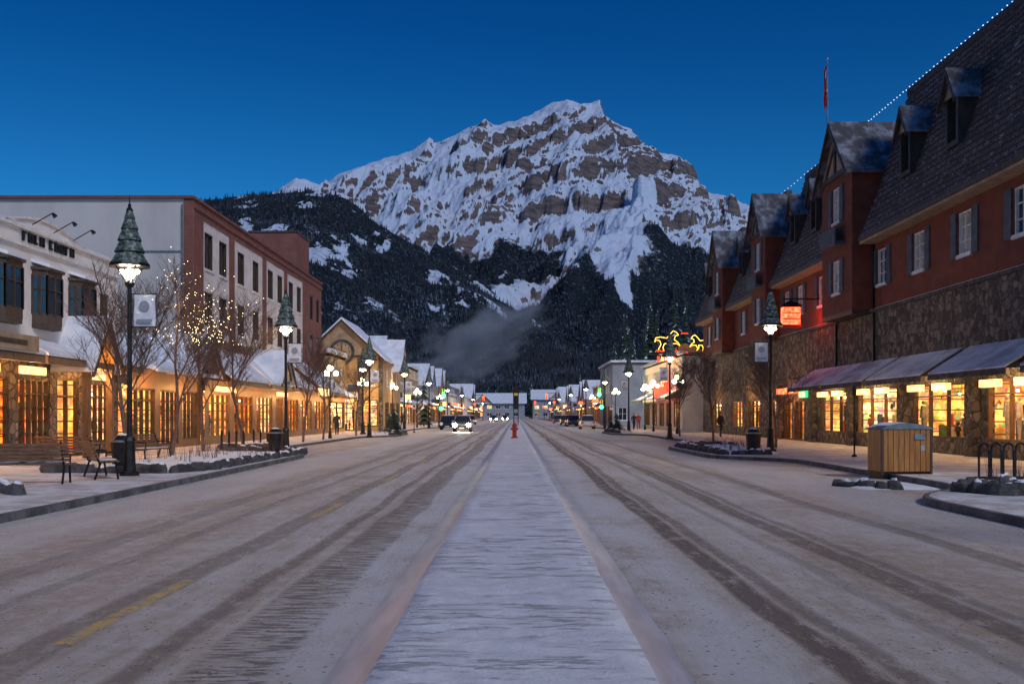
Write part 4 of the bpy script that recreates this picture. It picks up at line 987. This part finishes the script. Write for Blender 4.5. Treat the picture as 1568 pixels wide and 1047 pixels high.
o.box('body','black_metal',-w+.03,w-.03,-d+.03,d-.03,.2,1.32)
nseg = 8; pr = [(-w-.05+(2*w+.1)*i/nseg, 1.34+.14*math.sin(math.pi*i/nseg)**.6) for i in range(nseg+1)]
for (xa,za),(xb_,zb) in zip(pr,pr[1:]):
    o.add('lid','grey_metal',[(xa,-d-.05,1.33),(xb_,-d-.05,1.33),(xb_,-d-.05,zb),(xa,-d-.05,za),(xa,d+.05,1.33),(xb_,d+.05,1.33),(xb_,d+.05,zb),(xa,d+.05,za)],[(0,1,2,3),(4,5,6,7),(3,2,6,7),(0,1,5,4)])
    o.add('lid_snow','snow',[(xa*.9,-d,za+.01),(xb_*.9,-d,zb+.01),(xb_*.9,d,zb+.035),(xa*.9,d,za+.035)],[(0,1,2,3)])
o.box('flap','grey_metal',.2,.5,-d-.05,-d-.022,1.05,1.2); o.box('label','grey_wall',.38,.5,-d-.03,-d-.022,.75,.9); o.box('corner','dark_wood',-w-.03,-w+.03,-d-.035,-d+.03,.12,1.34); o.box('corner','dark_wood',w-.03,w+.03,-d-.035,-d+.03,.12,1.34)
o.done(bevel={'wood_cladding':.008})
def bike_rack(x, y, n, rot=0):
    o = Obj('bike_rack',(x,y,.13),rot)
    for i in range(n):
        cx = i*.32; pts = [(0,0),(0,.72)]+[(.22-.22*math.cos(a),.72+.16*math.sin(a)) for a in (0.5,1.05,1.57,2.1,2.6)]+[(.44,.72),(.44,0)]
        for (a,z),(a2,z2) in zip(pts,pts[1:]): o.cyl('hoops','black_metal',(cx,a,z),(cx,a2,z2),.03,n=6)
    o.box('rails','black_metal',-.1,n*.32-.2,-.03,.03,0,.05); o.box('rails','black_metal',-.1,n*.32-.2,.41,.47,0,.05); o.done()
bike_rack(11.55,24.3,7,.1); bike_rack(-12.6,47.8,6,.2); bike_rack(-13.2,44.6,4,.2)
def sign_post(x,y,h,kind):
    o = Obj('parking_sign' if kind else 'sign_post',(x,y,.13)); o.cyl('pole','black_metal',(0,0,0),(0,0,h),.035,n=8); o.cyl('base','black_metal',(0,0,0),(0,0,.1),.12,.08,8)
    if kind: o.box('plate','trim_white',-.17,.17,-.05,-.035,h-.5,h-.05); o.box('plate_mark','red_paint',-.1,.1,-.056,-.051,h-.3,h-.12)
    else: o.cyl('head','black_metal',(0,0,h-.3),(0,0,h),.07,.09,8); o.ball('head','black_metal',(0,0,h),.09)
    o.done()
sign_post(12.75,37.5,2.6,0); sign_post(-9.2,90,2.6,1); sign_post(9.6,100,2.6,1)
def planter_bin(x,y):
    o = Obj('round_litter_bin',(x,y,.13)); o.cyl('body','black_metal',(0,0,0),(0,0,.8),.27,.32,12); o.cyl('rim','grey_metal',(0,0,.8),(0,0,.86),.35,.35,12); o.cyl('lid','black_metal',(0,0,.86),(0,0,1.0),.3,.15,12); o.ball('snow','snow',(0,0,.99),.17,8,.4); o.done()
planter_bin(9.9,41.5); planter_bin(-10.2,42.2); planter_bin(-11.3,28.6)
o = Obj('fire_hydrant',(-.1,70,.08))
o.cyl('base','red_paint',(0,0,0),(0,0,.1),.24,.24,12); o.cyl('barrel','red_paint',(0,0,.1),(0,0,.85),.15,.15,12); o.cyl('collar','red_paint',(0,0,.82),(0,0,.9),.2,.2,12)
o.ball('bonnet','red_paint',(0,0,.9),.17,10,1.2); o.cyl('stem','grey_metal',(0,0,1.05),(0,0,1.3),.04,.04,6)
for sg in (-1,1): o.cyl('outlets','red_paint',(sg*.12,0,.65),(sg*.27,0,.65),.075,.075,8)
o.cyl('outlets','red_paint',(0,-.12,.6),(0,-.28,.6),.1,.1,10); o.done()
def signal(x,y,arm,colr,z=4.7):
    o = Obj('traffic_light',(x,y,.1)); o.cyl('pole','black_metal',(0,0,0),(0,0,z+1),.09,.07,8)
    hx_ = arm
    if abs(arm) > .1: o.cyl('arm','black_metal',(0,0,z+.7),(arm,0,z+.8),.05,n=6)
    for px_, zz in ((hx_,z),(.0+.3*(1 if x<0 else -1),z-1.6)):
        o.box('housing','yellow_paint',px_-.18,px_+.18,-.16,.14,zz-.55,zz+.55)
        for k_, mt in enumerate(('signal_red','black_metal','signal_green')):
            on = (mt == colr); rr_ = .24 if on else .11; o.cyl('lenses',mt if on else 'black_metal',(px_,-.165,zz+.36-.36*k_),(px_,-.2,zz+.36-.36*k_),rr_,rr_,10)
            o.cyl('visors','black_metal',(px_,-.17,zz+.5-.36*k_),(px_,-.34,zz+.5-.36*k_),.03,n=5)
    e = o.done(); light(e,'signal_glow','POINT',(hx_,-.6,z),80,(.05,1,.4) if colr=='signal_green' else (1,.05,.03),.1)
signal(11.3,128,-.6,'signal_green',4.6); signal(-9.9,128,.6,'signal_green',4.4); signal(8.6,215,-2,'signal_red',5.6); signal(-9.2,215,2.2,'signal_red',5.2); signal(9.4,330,-3,'signal_red',5.6)
o = Obj('median_sign',(0,160,.05))
for sx in (-.35,.35): o.cyl('poles','black_metal',(sx,0,0),(sx,0,6.4),.07,.06,8)
o.box('panel','black_metal',-.45,.45,-.05,.05,2.6,6.3); o.box('panel_print','yellow_paint',-.3,.3,-.07,-.055,4.8,5.2); o.done()

def car(x, y, rot, paint, lights=False):
    o = Obj('car' if lights else 'parked_car',(x,y,.0),rot)
    prof_ = [(-2.15,.35),(-2.2,.62),(-2.05,.82),(-1.1,.98),(-.95,1.0),(1.9,1.05),(2.15,.95),(2.2,.5),(2.1,.33)]
    n = len(prof_)
    vs = []
    for sx in (-.9,.9): vs += [(sx*(1-.06*(z>.9)), yv, z) for yv, z in prof_]
    o.add('body',paint,vs,[tuple(range(n)),tuple(range(2*n-1,n-1,-1))]+[(i,(i+1)%n,n+(i+1)%n,n+i) for i in range(n)])
    cb = [(-.95,.86),(-.25,.64),(1.35,.64),(1.95,.82)]; zz = [1.0,1.58,1.6,1.05]
    vs = [(-w_,yv,z) for (yv,w_),z in zip(cb,zz)]+[(w_,yv,z) for (yv,w_),z in zip(cb,zz)]
    o.add('cabin','dark_glass',vs,[(0,1,2,3),(7,6,5,4),(0,1,5,4),(2,3,7,6)]); o.add('cabin',paint,[(-.67,-.3,1.585),(.67,-.3,1.585),(.67,1.4,1.61),(-.67,1.4,1.61),(-.6,-.1,1.65),(.6,-.1,1.65),(.6,1.25,1.67),(-.6,1.25,1.67)],[(4,5,6,7),(0,1,5,4),(1,2,6,5),(2,3,7,6),(3,0,4,7)])
    for sx in (-1,1):
        for (ya,wa,za),(yb,wb,zb) in (((-.95,.87,1.0),(-.25,.65,1.6)),((1.35,.65,1.6),(1.95,.83,1.05)),((.5,.85,1.03),(.5,.65,1.6))): o.cyl('pillars',paint,(sx*wa,ya,za),(sx*wb,yb,zb),.04,n=5)
        o.box('mirrors',paint,min(sx*.9,sx*1.08),max(sx*.9,sx*1.08),-.75,-.6,1.0,1.15)
    for sx in (-.82,.82):
        for yv in (-1.35,1.35): o.cyl('wheels','tyre',(sx-.1,yv,.33),(sx+.1,yv,.33),.33,.33,16); o.cyl('hubs','grey_metal',(sx*1.13-.01,yv,.33),(sx*1.13+.01,yv,.33),.18,.18,10)
    o.box('grille','black_metal',-.45,.45,-2.22,-2.17,.48,.68); o.box('bumper','black_metal',-.88,.88,-2.26,-2.15,.3,.44); o.box('plate','trim_white',-.25,.25,-2.28,-2.262,.34,.45)
    for sx in (-.68,.68):
        o.cyl('headlights','headlight' if lights else 'trim_white',(sx,-2.12,.7),(sx,-2.23,.7),.2,.2,12); o.box('tail_lights','red_paint',sx-.15,sx+.15,2.17,2.21,.7,.9)
    if not lights: o.slab('roof_snow','snow',(0,0,1,0,0,1),[(-.58,1.7,-.1),(.58,1.7,-.1),(.58,1.72,1.2),(-.58,1.72,1.2)],.04)
    e = o.done(bevel={'body':.06})
    if lights:
        l = light(e,'headlamp','SPOT',(0,-2.35,.72),1500,(1,.85,.6),.1,spot_size=math.radians(70),spot_blend=1.0); l.rotation_euler = (math.radians(62),0,math.radians(180))
        light(e,'headlamp_spill','POINT',(0,-3.2,.75),60,(1,.82,.5),.2)
car(-5.5,103,0,'car_silver',True); car(-3.2,290,0,'car_dark',True); car(-5.6,250,0,'car_dark',True)
for x_,y_ in ((-8.0,118),(-8.1,150),(-8.0,158),(8.6,150),(8.7,158),(8.6,172),(-8,176),(8.6,205),(8.7,122)): car(x_,y_,math.pi if x_>0 else 0,R.choice(['car_dark','car_silver','car_dark']))

def person(x, y, rot, coat, seed):
    rt = random.Random(seed); st = rt.uniform(.1,.22)
    J = {'pel':(0,0,.95,.15,.11),'wst':(0,0,1.12,.14,.1),'chest':(0,0,1.34,.17,.12),'neck':(0,0,1.5,.06,.06),'head':(0,-.02,1.62,.09,.1),'top':(0,-.01,1.73,.075,.085),
         'hl':(-.1,0,.88,.1,.1),'kl':(-.11,-st,.5,.065,.07),'al':(-.11,-st*.9,.09,.045,.05),'tl':(-.12,-st-.13,.04,.045,.035),
         'hr':(.1,0,.88,.1,.1),'kr':(.11,st*.3,.5,.065,.07),'ar':(.11,st*1.3,.11,.045,.05),'tr':(.12,st*1.3-.14,.04,.045,.035),
         'sl':(-.2,0,1.42,.075,.075),'el':(-.27,.06,1.14,.05,.05),'wl':(-.25,-.08,.9,.035,.035),'sr':(.2,0,1.42,.075,.075),'er':(.27,.02,1.14,.05,.05),'wr':(.25,-.14,.92,.035,.035)}
    E = [('pel','wst'),('wst','chest'),('chest','neck'),('neck','head'),('head','top'),('pel','hl'),('hl','kl'),('kl','al'),('al','tl'),('pel','hr'),('hr','kr'),('kr','ar'),('ar','tr'),('chest','sl'),('sl','el'),('el','wl'),('chest','sr'),('sr','er'),('er','wr')]
    ks = list(J); me = bpy.data.meshes.new('body'); me.from_pydata([J[k][:3] for k in ks],[(ks.index(a),ks.index(b_)) for a,b_ in E],[])
    me.materials.append(MATS[coat]); ob = bpy.data.objects.new('body',me); COL.objects.link(ob)
    e = bpy.data.objects.new('pedestrian',None); COL.objects.link(e); e.location = (x,y,.13); e.rotation_euler = (0,0,rot); ob.parent = e
    sk = ob.modifiers.new('skin','SKIN')
    for i, k in enumerate(ks): me.skin_vertices[0].data[i].radius = J[k][3:5]
    me.skin_vertices[0].data[0].use_root = True
    sb = ob.modifiers.new('sub','SUBSURF'); sb.levels = 2; sb.render_levels = 2
    q = Obj('t'); q.ball('face','skin',(0,-.045,1.63),.085,10,1.2); q.ball('nose','skin',(0,-.135,1.62),.018,5); q.ball('hat',coat,(0,0,1.72),.1,10,.8)
    for sx in (-1,1): q.ball('hands','skin',(sx*.25,-.12,.87),.045,6,1.3); q.ball('eyes','black_metal',(sx*.032,-.122,1.65),.01,5)
    for pn, p in q.parts.items():
        m2 = bpy.data.meshes.new(pn); m2.from_pydata(p['v'],[],p['f']); m2.materials.append(MATS[p['mats'][0]]); o2 = bpy.data.objects.new(pn,m2); COL.objects.link(o2); o2.parent = e
for i, (x_,y_,r_,c_) in enumerate(((-14.2,79,.3,'coat_dark'),(-12.8,112,3,'coat_dark'),(12.8,108,.2,'coat_dark'),(13.5,109.5,-.3,'coat_red'),(11.9,118,3.2,'coat_dark'),(14.6,71,.5,'coat_dark'))): person(x_,y_,r_,c_,i)

# chimney steam
bpy.ops.mesh.primitive_uv_sphere_add(segments=24, ring_count=14, radius=1, location=(-26,640,48)); st = bpy.context.object; st.name = 'steam_cloud'; st.scale = (58,20,27); st.rotation_euler = (0,math.radians(-26),0)
m = bpy.data.materials.new('steam'); m.use_nodes = True; t = m.node_tree
for n in list(t.nodes): t.nodes.remove(n)
out = N(t,'ShaderNodeOutputMaterial'); vp = N(t,'ShaderNodeVolumePrincipled'); L(t,vp.outputs[0],out.inputs['Volume']); vp.inputs['Color'].default_value = (.96,.95,1,1)
tc = N(t,'ShaderNodeTexCoord'); ln = N(t,'ShaderNodeVectorMath',operation='LENGTH'); L(t,tc.outputs['Object'],ln.inputs[0])
nn_ = noise(t,tc.outputs['Object'],2.1,4,.65); dd = mth(t,'SUBTRACT',mth(t,'MULTIPLY',nn_,1.9),mth(t,'ADD',mth(t,'MULTIPLY',ln.outputs['Value'],.75),.38))
L(t,mth(t,'MULTIPLY',mth(t,'MAXIMUM',dd,0),.17),vp.inputs['Density']); st.data.materials.append(m)

# ---------------------------------------------------------------- sky and sun
w = bpy.data.worlds.new('World'); scene.world = w; w.use_nodes = True; t = w.node_tree
bg = t.nodes['Background']; sky = N(t,'ShaderNodeTexSky',sky_type='NISHITA'); sky.sun_disc = False
SE, SA = math.radians(38), math.radians(146)
sky.sun_elevation = SE; sky.sun_rotation = SA
mu = N(t,'ShaderNodeMix',data_type='RGBA',blend_type='MULTIPLY'); mu.inputs[0].default_value = 1
tc = N(t,'ShaderNodeTexCoord'); sx_ = N(t,'ShaderNodeSeparateXYZ'); L(t,tc.outputs['Generated'],sx_.inputs[0])
gr = ramp(t, sx_.outputs[2], .06, .42)
tint = mix(t, gr, (.07,.5,.9), (.004,.235,.6))
L(t,sky.outputs[0],mu.inputs[6]); L(t,tint,mu.inputs[7])
L(t,mu.outputs[2],bg.inputs[0]); bg.inputs[1].default_value = .1
sl = bpy.data.lights.new('sun','SUN'); sl.energy = 1.6; sl.angle = math.radians(12); sl.color = (1,.88,.8)
so = bpy.data.objects.new('sun',sl); COL.objects.link(so)
d = Vector((math.sin(SA)*math.cos(SE), math.cos(SA)*math.cos(SE), math.sin(SE)))
so.rotation_euler = (-d).to_track_quat('-Z','Y').to_euler(); so.location = (0,-20,40)

cd = bpy.data.cameras.new('camera'); co = bpy.data.objects.new('camera',cd); COL.objects.link(co)
co.location = (0,0,1.7); co.rotation_euler = (math.radians(90),0,0); cd.lens = 35; cd.sensor_width = 36
cd.shift_y = .0714; cd.shift_x = -.0038; cd.clip_end = 20000; cd.clip_start = .1
scene.camera = co
